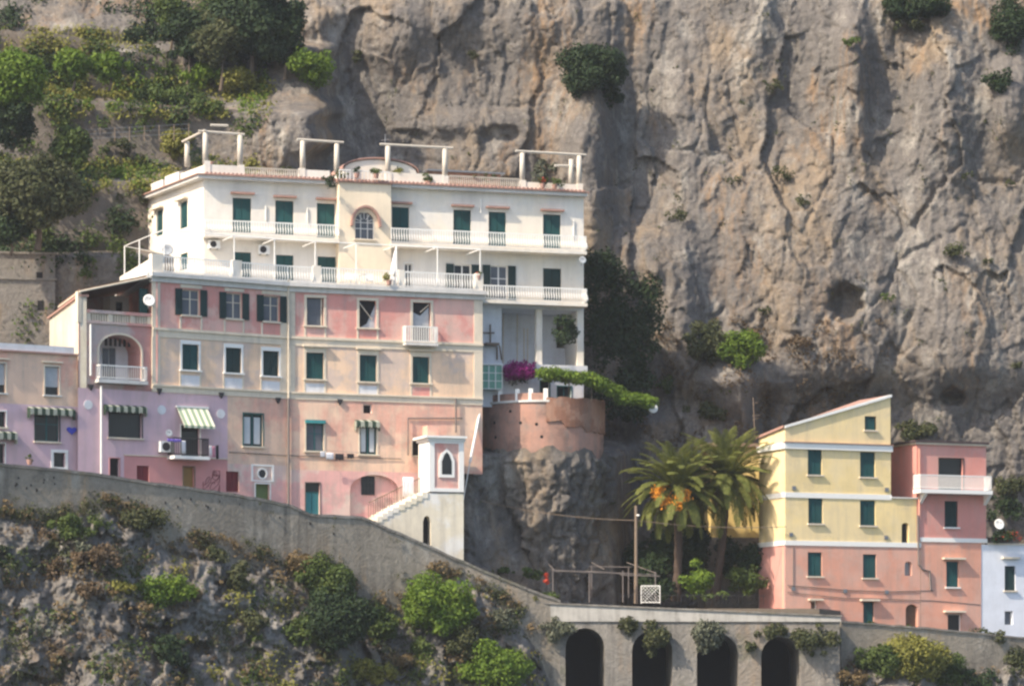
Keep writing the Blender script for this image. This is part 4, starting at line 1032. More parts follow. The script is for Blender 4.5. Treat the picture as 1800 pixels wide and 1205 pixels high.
# left end: lit wall facing the sun, post and canopy
LS = Facade(87, 184.0, B=(LF.P(LF.u(141), 0, 0).x, LF.P(LF.u(141), 0, 0).y))
zls = LF.z(141, 521)
M['sunwall'] = plaster('stained_cream_plaster', (.50, .455, .36), .55, (.58, .54, .46), .8, .5, seedoff=2)
MB().fbox(LS, 0, LS.L, -.35, 0, 16.2, zls).build('side_wall', M['sunwall'], lh, False)
MB().fbox(LS, -.1, LS.L+.08, -.45, .12, zls+.003, zls+.12).build('wall_coping', M['tile'], lh)
MB().fbox(LF, LF.u(136), LF.u(143), -.25, .05, zt0, LF.z(140, 512)).build('post', M['trim'], lh)
p0, p1 = LF.P(LF.u(138), .15, LF.z(140, 512)), LF.P(.2, .15, LF.z(266, 484)); bk = Vector((-LS.d.x, -LS.d.y, 0))*7.5
b0, b1 = p0+bk, p1+bk
mb = MB(); e = Vector((0, 0, .12)); mb.hexa([p0, p1, b1, b0, p0+e, p1+e, b1+e, b0+e]); mb.build('canopy', M['brownwood'], lh)
mb = MB(); mb.tube(p0-Vector((0, 0, .03)), p1-Vector((0, 0, .03)), .06); mb.tube(p0-Vector((0, 0, .03)), b0-Vector((0, 0, .03)), .06); mb.build('canopy_edge', M['trim'], lh)
MB().fbox(LF, LF.u(222), -.02, -6.2, -6, zt0, zt0+2.6).build('terrace_back_wall', M['loggia'], lh)
pipe(LF, lh, 158, 570, 660, .06, 'whitepaint', .1)
# little annex on that terrace with a door
u0, u1, z0, z1 = LF.rect(194, 521, 226, 560, -4.0); MB().fbox(LF, u0, u1, -5, -4, zt0, z1).build('terrace_cabin', M['white'], lh)
u0, u1, z0, z1 = LF.rect(204, 531, 214, 550, -4.0); MB().fbox(LF, u0, u1, -4, -3.95, zt0, z1).build('cabin_door', M['glass'], lh)
u0, u1, z0, z1 = LF.rect(246, 507, 260, 549, -.6); MB().fbox(LF, u0, u1, -.7, -.6, zt0, z1).build('door', M['tealdark'], lh)

# ------------------------------------------------------------------ house at the far left
FH = PL.shifted(-.35); uf0, uf1 = FH.u(-240), FH.u(137)
fh = thing('town_house', 'worn peach and lilac house at the left edge with a flat balustraded roof', 'house', FH.P(FH.u(60), 0, 10))
for box, k in (((79, 644, 103.5, 694), 0), ((-12, 638, 9.5, 690), 1)):
    r_ = window(FH, fh, box, 'dark', surround='trim', sw=.08, sill='cornice')
    u0, u1, z0, z1 = FH.rect(*box); MB().fbox(FH, u0, u1, -.20, -.12, z0+.45, z1).build('roller_shutter', M['sheet'], r_)
    MB().fbox(FH, u0-.2, u1+.2, .0, .16, z1+.2, z1+.28).build('hood', M['trim'], r_)
window(FH, fh, (62, 727.5, 104, 775.5), 'glazed', surround='darkgreen', sw=.06, sill='trim', sash='tealdark')
window(FH, fh, (-14, 722.5, 10, 750), 'dark', surround='whitepaint', sw=.07, sill='trim')
window(FH, fh, (94, 795, 114.5, 820.5), 'dark', surround='whitepaint', sw=.16, sill=None)
window(FH, fh, (-12, 779, 8, 820), 'dark', surround='whitepaint', sw=.07, sill=None, name='door')
zm = FH.z(60, 711); zct = FH.z(60, 621)
wall(FH, fh, uf0, uf1, zm, zct, 'low'); wall(FH, fh, uf0, uf1, 9, zm, 'lilac')
MB().fbox(FH, uf0, uf1, -.3, .15, zct, zct+.10).build('cornice', M['tile'], fh)
MB().fbox(FH, uf0, FH.u(130), -.3, .05, zct+.103, FH.z(60, 606)).build('parapet', M['offwhite'], fh)
MB().fbox(FH, uf0, uf1, -6, -.35, 9, zct).build('body', M['low'], fh)
frill(FH, fh, 53, 133, 719, 730, .4); frill(FH, fh, -30, 31, 760, 772, .45)

# ------------------------------------------------------------------ shrine on the stair block
SF = Facade(754, 180.2, theta=20.0); us = SF.u(815)
st = thing('stair_block', 'pale weathered stair block with a small arched opening under the pink shrine', 'staircase', SF.P(0, 0, 7))
so_ = (SF.u(743.5), SF.u(757.5), SF.z(750, 945), SF.z(750, 906))
zs1 = SF.z(785, 864)
SF2 = SF
def up(px, py): return SF.uz(px, py)
stair = [up(660, 914), up(690, 898), up(722, 882), up(752, 866), up(815, 866.5)]
# front face in columns so that the arched opening stays open
mb = MB(); xs = sorted([s_[0] for s_ in stair]+[so_[0], so_[1]]+[so_[0]+(so_[1]-so_[0])*i/6 for i in range(1, 6)]); ua = [s_[0] for s_ in stair]; za = [s_[1] for s_ in stair]
zbm = SF.z(800, 1010)
for a, b in zip(xs[:-1], xs[1:]):
    zta, ztb = np.interp(a, ua, za), np.interp(b, ua, za); m_ = (a+b)/2
    if so_[0] < m_ < so_[1]:
        c = (so_[0]+so_[1])/2; r = (so_[1]-so_[0])/2
        ha = so_[3]-.35+.35*max(0, 1-((a-c)/r)**2)**.5; hb = so_[3]-.35+.35*max(0, 1-((b-c)/r)**2)**.5
        mb.quad(SF.P(a, 0, ha), SF.P(b, 0, hb), SF.P(b, 0, ztb), SF.P(a, 0, zta)); mb.quad(SF.P(a, 0, ha), SF.P(b, 0, hb), SF.P(b, -.5, hb), SF.P(a, -.5, ha))
    else: mb.quad(SF.P(a, 0, zbm), SF.P(b, 0, zbm), SF.P(b, 0, ztb), SF.P(a, 0, zta))
    mb.quad(SF.P(a, 0, zta), SF.P(b, 0, ztb), SF.P(b, -2.2, ztb), SF.P(a, -2.2, zta))
u1_ = stair[-1][0]; mb.quad(SF.P(u1_, 0, zbm), SF.P(u1_, -2.6, zbm), SF.P(u1_, -2.6, stair[-1][1]), SF.P(u1_, 0, stair[-1][1]))
for uu in so_[:2]: mb.quad(SF.P(uu, 0, zbm), SF.P(uu, -.5, zbm), SF.P(uu, -.5, so_[3]-.35), SF.P(uu, 0, so_[3]-.35))
M['stairwall'] = plaster('weathered_whitewash', (.72, .64, .50), .38, (.78, .76, .73), .85, .35, seedoff=3)
mb.build('masonry', M['stairwall'], st)
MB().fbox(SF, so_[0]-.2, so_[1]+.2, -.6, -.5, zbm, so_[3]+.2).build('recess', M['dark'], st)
mb = MB(); pl_ = [up(663, 912), up(690, 896), up(722, 880), up(752, 864.5)]
for i in range(3):
    (a, za_), (b, zb_) = pl_[i], pl_[i+1]
    k = 3
    for j in range(k):
        x0 = a+(b-a)*j/k; x1 = a+(b-a)*(j+1)/k; zz = za_+(zb_-za_)*(j+1)/k
        mb.fbox(SF, x0+.001, x1-.001, -2.1, .04, zz-.35, zz-.01)
mb.build('step', M['stairwall'], st)
mb = MB()
for i in range(26):
    f_ = i/25; px = 648+102*f_; pyb = 915-49*f_; u_, z_ = SF.uz(px, pyb, -1.6)
    if i < 3: z_ -= .1
    mb.tube(SF.P(u_, -1.6, z_-.1), SF.P(u_, -1.6, z_+1.05), .018, None, 5)
a = SF.uz(648, 915, -1.6); b = SF.uz(750, 866, -1.6)
mb.tube(SF.P(a[0], -1.6, a[1]+1.05), SF.P(b[0], -1.6, b[1]+1.05), .03); mb.build('stair_railing', M['wood'], st)
sh = thing('shrine', 'small pink shrine with white edges, a pointed arched window and a flat white roof', 'shrine', SF.P(us/2, 0, zs1))
zsr = SF.z(785, 770)
go = SF.rect(776, 794, 793.5, 833.5)
hp = [(go[0], go[2]), (go[1], go[2]), (go[1], go[2]+.75), (go[0]*.25+go[1]*.75, go[3]-.15), ((go[0]+go[1])/2, go[3]), (go[0]*.75+go[1]*.25, go[3]-.15), (go[0], go[2]+.75)]
MB().fbox(SF, .0, us, -1.9, -.03, zs1+.003, zsr).build('body', M['whitepaint'], sh)
mb = MB(); a0, a1, a2_, a3_ = SF.rect(763.5, 779, 806, 857.5)
for b_ in ((0, a0, zs1+.003, zsr), (a1, us, zs1+.003, zsr), (a0, a1, a3_, zsr), (a0, a1, zs1+.003, a2_)): mb.fbox(SF, b_[0], b_[1], -.028, .05, b_[2], b_[3])
mb.build('corner_trim', M['whitepaint'], sh)
MB().fbox(SF, a0, a1, -.028, -.002, a2_, a3_).build('panel', M['pink'], sh)
op = [(go[0]-.17, go[2]-.17), (go[1]+.17, go[2]-.17), (go[1]+.17, go[2]+.78), (go[0]*.2+go[1]*.8+.14, go[3]-.10), ((go[0]+go[1])/2, go[3]+.2), (go[0]*.8+go[1]*.2-.14, go[3]-.10), (go[0]-.17, go[2]+.78)]
wf = MB().fpoly(SF, op, -.001, .07).build('window', M['whitepaint'], sh)
MB().fpoly(SF, hp, .071, .076).build('glass', M['glass'], wf)
MB().fbox(SF, -.28, us+.12, -2.1, .28, zsr+.003, zsr+.13).build('roof', M['whitepaint'], sh)
MB().fbox(SF, -.1, us+.06, -2, .12, zsr-.16, zsr-.003).build('roof_moulding', M['whitepaint'], sh)
MB().fbox(SF, .25, .9, -.028-1.89, -1.0, zsr+.133, zsr+.8).build('chimney', M['low'], sh)

# ------------------------------------------------------------------ round bastion
BC = P(955, 800, 189.0); BR = 3.62
zbt = P(900, 704, 186).z
bt = thing('bastion', 'round salmon bastion with crumbling plaster and brick parapet above the dark rock', 'tower', (BC.x, BC.y, 8))
rgb = random.Random(4)
prof = [(BR*.99, 12.9), (BR, 14), (BR, zbt)]
MB().lathe((BC.x, BC.y, 0), prof, 64).build('wall', M['bastion'], bt, True)
th, zz = np.meshgrid(np.linspace(0, 2*np.pi, 181), np.linspace(13.75, 4.5, 90))
rr_ = BR*np.interp(zz, [4.5, 7, 9, 10.5, 11.6, 12.5, 13.1, 13.75], [.66, .74, .82, .89, .95, 1.0, 1.02, 1.0])
sx_, sy_ = th*BR, zz
rr_ = rr_+sst(13.75, 12.9, zz)*(facets(sx_/2.2, sy_/5.2, 301, 2.6)*.5+facets(sx_/.8, sy_/1.6, 311, 2.6)*.30-crk(sx_/1.0, sy_/2.2, 341)*.25+fbm(sx_/.7, sy_/1.0, 5, 321, .6)*.22)+.02
rr_ = np.where(zz > 12.5, np.maximum(rr_, BR+.03), rr_)
zz = zz+sst(13.2, 13.75, zz)*fbm(sx_*.5, sx_*0, 4, 331)*.55
V = np.stack([BC.x+rr_*np.cos(th), BC.y+rr_*np.sin(th), zz], axis=-1).reshape(-1, 3); i = np.arange(181*90).reshape(90, 181)
mesh_np('rubble_base', V, np.stack([i[1:, :-1], i[1:, 1:], i[:-1, 1:], i[:-1, :-1]], axis=-1).reshape(-1, 4), M['rock'], bt)
MB().lathe((BC.x, BC.y, 0), [(0, zbt-.02), (BR-.02, zbt-.02)], 48).build('terrace_floor', M['tile'], bt)
mb = MB(); mb.lathe((BC.x, BC.y, 0), [(BR+.003, zbt-.14), (BR+.10, zbt-.12), (BR+.10, zbt), (BR-.2, zbt+.003)], 40, R(180), R(275)); mb.build('ledge', M['cornice'], bt)
mb = MB(); mb.lathe((BC.x, BC.y, 0), [(BR-.05, zbt+.003), (BR-.05, zbt+.42), (BR-.3, zbt+.42), (BR-.3, zbt+.003)], 30, R(182), R(272)); mb.build('parapet', M['bastion'], bt)
zbr = P(1010, 757, 186).z; zbr1 = P(1010, 699, 186).z
mb = MB(); n = 26; prev = None
for i in range(n+1):
    t = R(-88+120*i/n); zt_ = zbr1+rgb.uniform(-.07, .05); zb_ = zbr+rgb.uniform(-.07, .07)+(.55 if i < 4 else .25 if i < 9 else 0)
    r = BR+.09; c = Vector((BC.x, BC.y, 0)); d = Vector((math.cos(t), math.sin(t), 0))
    cur = (c+d*r+Vector((0, 0, zb_)), c+d*r+Vector((0, 0, zt_)), c+d*(BR-.35)+Vector((0, 0, zt_)), c+d*(BR-.01)+Vector((0, 0, zb_)))
    if prev:
        for j in range(4): mb.quad(prev[j], cur[j], cur[(j+1) % 4], prev[(j+1) % 4])
    prev = cur
mb.build('brick_parapet', M['brick'], bt)
for px in (846, 879, 909, 932, 958):
    t = math.acos(max(-1, min(1, ((px-955)/FPX*187)/(BR-.17)))); q = Vector((BC.x+(BR-.17)*math.cos(t), BC.y-(BR-.17)*math.sin(t), 0))
    MB().prism([(q.x-.13, q.y-.13), (q.x+.13, q.y-.13), (q.x+.13, q.y+.13), (q.x-.13, q.y+.13)], zbt+.004, zbt+.68).build('post', M['whitepaint'], bt)
for px, py in ((869, 740), (871, 766), (862, 793), (884, 793), (897, 722), (915, 743), (943, 746), (952, 768), (921, 800)):   # putlog holes
    x = (px-900)/FPX*185.6; dx = (x-BC.x)
    q = Vector((x, BC.y-math.sqrt(max(.1, BR*BR-dx*dx)), P(px, py, 185.8).z)); nn = Vector((dx, q.y-BC.y, 0)).normalized()
    mb = MB(); mb.tube(q+nn*.012, q-nn*.1, .10, .08, 7); mb.build('putlog_hole', M['dark'], bt)
mb = MB(); mb.tube(P(846, 712, 184.2), P(826, 812, 183.2), .075); mb.tube(P(846, 700, 184.3), P(846, 712, 184.2), .10); mb.tube(P(826, 812, 183.2), P(800, 960, 183.0), .035)
tag(mb.build('drain_pipe', M['whitepaint'], None, False, P(826, 812, 183.2)), 'slanting white drain pipe between the shrine and the round bastion', 'pipe')
# green glazed lean-to on the bastion terrace
GF = Facade(847.5, 186.2, theta=12); gu1 = GF.u(883)
gt = thing('greenhouse', 'small lean-to of pale green panes on the bastion terrace', 'greenhouse', GF.P(0, 0, zbt))
M['greenpane'] = simple('pale_green_pane', (.16, .34, .26), .35, .25)
g0, g1 = GF.z(865, 683), GF.z(865, 641)
MB().fbox(GF, 0, gu1, -.8, -.04, g0, g1-.05).build('panes', M['greenpane'], gt)
mb = MB()
for i in range(4): x = gu1*i/3; mb.fbox(GF, x-.025, x+.025, -.038, .01, g0, g1)
for i in range(4): zz = g0+(g1-g0)*i/3; mb.fbox(GF, 0, gu1, -.036, .005, zz-.02, zz+.02)
mb.fbox(GF, -.05, gu1+.05, -.9, .05, g1+.003, g1+.06); mb.build('frame', M['whitepaint'], gt)
# ladder frame standing on the terrace above
mb = MB()
for x, y0, y1 in ((849, 574, 604), (866, 570, 604)): u_ = WF.u(x, .6); mb.tube(WF.P(u_, .12, WF.z(x, y1, .12)), WF.P(u_, .12, WF.z(x, y0, .12)), .045)
mb.tube(WF.P(WF.u(848), .12, WF.z(850, 585)), WF.P(WF.u(868), .12, WF.z(868, 585)), .04); mb.fbox(WF, WF.u(849), WF.u(872), .02, .7, WF.z(860, 608), WF.z(860, 604))
mb.tube(WF.P(WF.u(873), .6, WF.z(873, 609)), WF.P(WF.u(881), .1, WF.z(881, 632)), .05); mb.tube(WF.P(WF.u(873), .1, WF.z(873, 609)), WF.P(WF.u(873), .1, WF.z(873, 632)), .05)
tag(mb.build('wooden_platform', M['wood'], None, False, WF.P(WF.u(860), .3, WF.z(860, 634))), 'rickety wooden platform in the corner beside the arcade of the white house', 'platform')

# ------------------------------------------------------------------ yellow house
YF = Facade(1380, 186.0, theta=22.0)
ye = YF.u(1566); yx = YF.u(1618)
YL = Facade(1334, 189.4, 1380, 186.0)
yh = thing('yellow_house', 'tall yellow house with a salmon base, green shutters and a slanting white-edged roof', 'house', YF.P(0, 0, 4))
for box in ((1420, 790, 1445, 834), (1512, 794, 1538.5, 838), (1520, 731, 1539.6, 755.5), (1421, 875, 1446.5, 919.5), (1512, 879, 1539, 923), (1420, 970, 1445, 1012), (1517, 973.5, 1540.5, 1015)):
    window(YF, yh, box, 'closed', sill='trim')
r_ = window(YF, yh, (1517.5, 1057, 1536, 1095), 'closed', sill=None, hood=(1511, 1543, 1054), hoodmat='trim', name='door')
window(YF, yh, (1425.5, 1055, 1436, 1078), 'dark', sill=None, hood=(1420, 1444, 1053), hoodmat='trim', pane='brownwood')
window(YF, yh, (1585, 918, 1597.5, 954), 'dark', arch=.21, sill=None, pane='dark', sash='yellow', name='arched_window')
window(YF, yh, (1590.5, 986, 1603, 1011), 'dark', arch=.20, sill=None, pane='steel', sash='salmon', name='niche')
window(YF, yh, (1592, 1061, 1613.5, 1104), 'dark', arch=.36, sill=None, pane='brownwood', sash='salmon', name='arched_door')
zy0 = 3.0; zb0, zb1 = YF.z(1380, 957.5), YF.z(1380, 949); zd0, zd1 = YF.z(1380, 873.5), YF.z(1380, 864.5); zk0, zk1 = YF.z(1380, 788), YF.z(1380, 775.5); zx = YF.z(1590, 876)
zr0, zr1 = YF.z(1380, 752), YF.z(1563, 698.5); yrp = YF.u(1563)
wall(YF, yh, 0, yx, zy0, zb0, 'salmon'); wall(YF, yh, 0, ye, zb1-.05, zk1, 'yellow'); wall(YF, yh, ye, yx, zb1-.05, zx, 'yellow')
mb = MB(); h = YF.holes[2]   # gable wall around the attic window
for a, b in zip(*(lambda q: (q[:-1], q[1:]))(sorted([0, h[0], h[1], ye-.03]))):
    za_, zb_ = np.interp(a, [0, yrp], [zr0, zr1]), np.interp(b, [0, yrp], [zr0, zr1])
    if abs(a-h[0]) < 1e-6:
        mb.quad(YF.P(a, 0, zk1-.003), YF.P(b, 0, zk1-.003), YF.P(b, 0, h[2]), YF.P(a, 0, h[2])); mb.quad(YF.P(a, 0, h[3]), YF.P(b, 0, h[3]), YF.P(b, 0, zb_), YF.P(a, 0, za_))
    else: mb.quad(YF.P(a, 0, zk1-.003), YF.P(b, 0, zk1-.003), YF.P(b, 0, zb_), YF.P(a, 0, za_))
mb.build('gable', M['yellow'], yh)
MB().fbox(YF, -.03, yx+.02, .002, .05, zb0, zb1).build('string_course', M['whitepaint'], yh)
MB().fbox(YF, -.03, ye+.03, .002, .05, zd0, zd1).build('string_course', M['whitepaint'], yh)
MB().fbox(YF, -.10, ye+.06, .002, .14, zk0, zk1-.06).build('cornice', M['whitepaint'], yh)
MB().fbox(YF, -.14, ye+.08, .002, .22, zk1-.057, zk1).build('cornice_tiles', M['tile'], yh)
for z0, z1, o_, m_ in ((zb0, zb1, .05, 'whitepaint'), (zd0, zd1, .05, 'whitepaint'), (zk0, zk1-.06, .14, 'whitepaint')):
    MB().fbox(YL, -.05, YL.L-.01, .002, o_, z0, z1).build('string_course', M[m_], yh)
wall(YL, yh, 0, YL.L, zy0, zb0, 'rose'); wall(YL, yh, 0, YL.L, zb1-.05, zk1, 'yellow')
zyl = YL.z(1334, 771)
mb = MB(); mb.quad(YL.P(0, 0, zk1-.01), YL.P(YL.L, 0, zk1-.01), YL.P(YL.L, 0, zr0), YL.P(0, 0, zyl)); mb.build('gable', M['yellow'], yh)
mb = MB(); bk = Vector((-.375, .927, 0))*3.6; e = Vector((0, 0, .15)); a, b = YF.P(-.04, .12, zr0), YF.P(yrp+.12, .12, zr1+.03); a2, b2 = YF.P(-.04, -.35, zr0), YF.P(yrp+.12, -.35, zr1+.03)
mb.hexa([a, b, b2, a2, a+e, b+e, b2+e, a2+e]); mb.build('roof_verge', M['whitepaint'], yh)
c = YL.P(-.12, .14, zyl); c2 = YL.P(YL.L+.06, .14, zr0+.02); mb = MB(); mb.add([c, c2, b2, b2+bk, c+e, c2+e, b2+e*.98, b2+bk+e], [(0, 1, 5, 4), (0, 3, 2, 1), (4, 5, 6, 7), (2, 3, 7, 6), (0, 4, 7, 3)]); mb.build('roof', M['tile'], yh)
mb = MB(); mb.fbox(YF, ye-.02, yx, -3, .12, zx+.003, zx+.09); mb.build('annex_roof', M['cornice'], yh)
mb = MB(); mb.prism([off2(YF.P(0, -.26, 0), (0, 0)), off2(YF.P(ye-.02, -.26, 0), (0, 0)), off2(YF.P(ye-.02, -7, 0), (0, 0)), off2(YL.P(0, -.3, 0), (0, 0))], zy0, zk1); mb.build('body', M['yellow'], yh)
mb = MB(); mb.quad(YF.P(ye-.021, 0, zx), YF.P(ye-.021, -7, zx), YF.P(ye-.021, -7, zr1-.2), YF.P(ye-.021, 0, zr1-.02)); mb.build('side_wall', M['yellow'], yh)
for px, py in ((1395, 857), (1558, 860), (1390, 939), (1557, 944), (1485, 1038), (1558, 1040), (1394, 1034)):
    u0, u1, z0, z1 = YF.rect(px-3, py-3.4, px+3, py+3.4); MB().fbox(YF, u0, u1, .002, .08, z0, z1).build('junction_box', M['steel'], yh)
mb = MB(); q = [(1612, 905), (1613.5, 992), (1620, 1000), (1633, 1003), (1634.5, 1036)]
mb.path([YF.P(YF.u(x), .10, YF.z(x, y)) for x, y in q], .055, 8); mb.build('drain_pipe', M['pipe'], yh)
mb = MB(); mb.tube(YF.P(YF.u(1394), .03, YF.z(1394, 960)), YF.P(YF.u(1394), .03, YF.z(1394, 1034)), .022)
mb.path([YF.P(YF.u(x), .04, YF.z(x, y)) for x, y in ((1384, 1028), (1440, 1032), (1485, 1036), (1560, 1039), (1640, 1037))], .025, 5); mb.path([YF.P(YF.u(x), .04, YF.z(x, y)) for x, y in ((1384, 1040), (1480, 1050), (1560, 1052), (1640, 1055), (1722, 1062))], .022, 5); mb.build('wall_cable', M['pipe'], yh)

# ------------------------------------------------------------------ rose tower house and the white house beside it
rh = thing('rose_house', 'narrow rose-pink house with a white balcony, joined to the yellow house', 'house', YF.P(YF.u(1660), 0, 3.5))
r0, r1, r1l = YF.u(1611), YF.u(1733), YF.u(1724.5); RF = YF.shifted(.03)
zrt = RF.z(1670, 782); zbl = RF.z(1680, 952)
window(RF, rh, (1650.5, 805, 1693, 862), 'dark', sill=None, pane='glass', surround='darkgreen', sw=.04, name='balcony_door')
window(RF, rh, (1660.5, 880, 1684, 926), 'closed', sill='whitepaint', leaf='darkgreen')
window(RF, rh, (1663.5, 986, 1685, 1031), 'closed', leaf='green', sill='whitepaint', hood=(1656, 1694, 981), hoodmat='trim')
window(RF, rh, (1666, 1078, 1690, 1112), 'dark', sill=None, hood=(1658, 1694, 1074), hoodmat='trim', name='door')
wall(RF, rh, r0, r1, zbl, zrt, 'rose'); wall(RF, rh, yx+.01, r1l, 2.5, zbl-.003, 'salmon')
MB().fbox(RF, yx-.05, r1l+.4, .003, .05, zbl-.02, zbl+.24).build('string_course', M['whitepaint'], rh)
mb = MB(); mb.quad(RF.P(r0, 0, zx), RF.P(r0, 0, zrt), RF.P(r0, -4.2, zrt), RF.P(r0, -4.2, zx)); mb.quad(RF.P(r1, 0, zbl), RF.P(r1, 0, zrt), RF.P(r1, -5, zrt), RF.P(r1, -5, zbl))
mb.build('side_wall', M['rose'], rh)
MB().fbox(RF, r0-.12, r1+.12, -5, .16, zrt+.003, zrt+.10).build('cornice', M['trim'], rh); MB().fbox(RF, r0-.22, r1+.1, -5.2, .22, zrt+.103, zrt+.24).build('roof', M['darktile'], rh)
balcony(RF, rh, 1618, 1743, 835.5, 860, .85, belly=0, pitch=.085, thick=.24, slabmat='whitepaint', xref=1680, wid=.03)
for x in (1624, 1737):
    u_ = RF.u(x, .4); z_ = RF.z(1680, 860, .85)-.243; MB().add([RF.P(u_-.1, .003, z_), RF.P(u_+.1, .003, z_), RF.P(u_-.1, .75, z_), RF.P(u_+.1, .75, z_), RF.P(u_-.1, .003, z_-.6), RF.P(u_+.1, .003, z_-.6)], [(0, 1, 3, 2), (2, 3, 5, 4), (0, 2, 4), (1, 5, 3), (0, 4, 5, 1)]).build('bracket', M['whitepaint'], rh)
mb = MB(); mb.tube(RF.P(r0+.12, .1, RF.z(1612, 788)), RF.P(r0+.12, .1, RF.z(1612, 905)), .055); mb.build('drain_pipe', M['salmon'], rh)
cw = thing('corner_house', 'cool white house at the right edge with dark shutters and a flat roof terrace', 'house', YF.P(YF.u(1760), 0, 3))
w1 = YF.u(2050)
for box in ((1766, 994, 1785, 1037), ): window(YF, cw, box, 'closed', leaf='darkgreen', sill='trim', hood=(1760, 1790, 980), hoodmat='trim')
window(YF, cw, (1766, 1073, 1780.5, 1097), 'dark', sill=None, pane='glassgrey')
zwt = YF.z(1760, 957)
wall(YF, cw, r1l+.01, w1, 2.0, zwt, 'coldwhite'); MB().fbox(YF, r1l+.45, w1, -.4, .08, zwt+.003, zwt+.10).build('coping', M['trim'], cw)
MB().fbox(YF, r1l+.05, w1, -6, -.26, 2, zwt).build('body', M['coldwhite'], cw)
# ochre annex behind the palms
AF = Facade(1236, 193.6, 1350, 194.2); an = thing('annex', 'low ochre annex with a tiled eave half hidden behind the palms', 'house', AF.P(0, 0, 8))
MB().fbox(AF, AF.u(1250), AF.L, -3, 0, AF.z(1300, 944), AF.z(1300, 785)).build('wall', M['yellowback'], an)
MB().fbox(AF, AF.u(1234), AF.L, -3, .3, AF.z(1300, 785)+.003, AF.z(1300, 779)).build('roof', M['tile'], an)
MB().fbox(AF, AF.u(1240), AF.L, -3, .05, 3.5, AF.z(1300, 944)-.003).build('base_wall', M['rubble'], an)

# ------------------------------------------------------------------ palms
def palm(label, px, py, D, base_px, base_py, nf, Lpx, seed, dates=False):
    rg = np.random.default_rng(seed); base = P(base_px, base_py, D); top = P(px, py, D); s = D/FPX
    t = thing('palm_tree', label, 'palm tree', base, 'palms in the garden')
    mid = base.lerp(top, .5)+Vector((.12, 0, 0)); mb = MB()
    pts = [base.lerp(top, i/16)+Vector((.12*math.sin(i/16*math.pi), 0, 0)) for i in range(17)]
    mb.path(pts, [.30-.08*min(1, i/4.)+(.035 if i % 2 else 0)+(.14 if i > 14 else 0) for i in range(17)], 12); mb.build('trunk', M['palmbark'], t)
    VV = []; c = np.array(top); stems = MB()
    for k in range(nf):
        az = k*2.39996+rg.random()*.3; el0 = math.radians(86-128*((k+.5)/nf)**1.05+rg.normal()*8)
        L = Lpx*s*(.82+.3*rg.random()); n = 16; pos = c+np.array([math.cos(az)*.18, math.sin(az)*.18, .1]); el = el0; ln = []
        drop = math.radians(2.8+3.2*rg.random())*(1.1 if el0 > .5 else 1.0)
        for i in range(n+1):
            ln.append(pos.copy()); dr = np.array([math.cos(az)*math.cos(el), math.sin(az)*math.cos(el), math.sin(el)]); pos = pos+dr*L/n
            el = max(el-drop*(.4+1.1*i/n), -1.45)
        stems.path([Vector(q) for q in ln[::4]], [.045, .035, .028, .02, .01], 4)
        for i in range(2, n*4):
            f = i/(n*4.); j = min(int(f*n), n-1); q = ln[j]+(ln[j+1]-ln[j])*(f*n-j); d = ln[j+1]-ln[j]; d /= np.linalg.norm(d)
            sd_ = np.cross(d, [0, 0, 1.0]); sd_ /= (np.linalg.norm(sd_)+1e-6); upv = np.cross(sd_, d)
            ll = L*.135*(math.sin(math.pi*min(1, f*.88+.10))**.6)*(.85+.3*rg.random())
            for sg in (-1, 1):
                v = sd_*sg*.80+d*.62+upv*(.30 if f < .5 else .12)+np.array([0, 0, -.22])+rg.normal(size=3)*.07; v /= np.linalg.norm(v)
                w_ = np.cross(v, upv); w_ = w_/(np.linalg.norm(w_)+1e-6)*.021
                e1 = q+v*ll*.55; e2 = q+v*ll+np.array([0, 0, -ll*.18])
                VV.append([q-w_*.6, e1-w_, e1+w_, q+w_*.6]); VV.append([e1-w_, e2-w_*.2, e2+w_*.2, e1+w_])
    V = np.array(VV).reshape(-1, 3); mesh_np('crown', V, np.arange(len(V)).reshape(-1, 4), M['palm'], t)
    stems.build('frond_stems', M['palm'], t)
    dm = MB(); rr = random.Random(seed)   # a skirt of dead fronds on the trunk
    for i in range(16):
        az = rr.uniform(0, 6.28); h0 = rr.uniform(.1, .7); dv = Vector((math.cos(az), math.sin(az), 0)); q = top-Vector((0, 0, h0))
        dm.path([q+dv*.2, q+dv*rr.uniform(.5, .8)-Vector((0, 0, .3)), q+dv*rr.uniform(.5, .9)-Vector((0, 0, rr.uniform(.9, 1.7)))], [.05, .09, .02], 4)
    dm.build('dead_fronds', M['wood'], t)
    if dates:
        for (dx, dy) in dates:
            mb = MB(); q = P(px+dx, py+dy, D-2.1); mb.path([top, top.lerp(q, .6)+Vector((0, -.15, .25)), q], [.04, .03, .02], 5)
            rr = random.Random(int(dx*7+dy))
            for i in range(90):
                o_ = Vector((rr.gauss(0, .19), rr.gauss(0, .17), rr.gauss(0, .20)-.15)); a = q+o_
                mb.tube(a, a+Vector((rr.uniform(-.04, .04), rr.uniform(-.04, .04), -.11)), .045, .04, 5)
            mb.build('fruit_cluster', M['dates'], t)
    return t
palm('left palm with orange date clusters under its crown', 1190, 862, 187.0, 1188, 1056, 110, 102, 5, ((-33, -2), (-16, 12), (-3, 20), (12, 2)))
palm('taller palm without fruit leaning near the yellow house', 1277, 840, 188.6, 1256, 1052, 100, 106, 9)

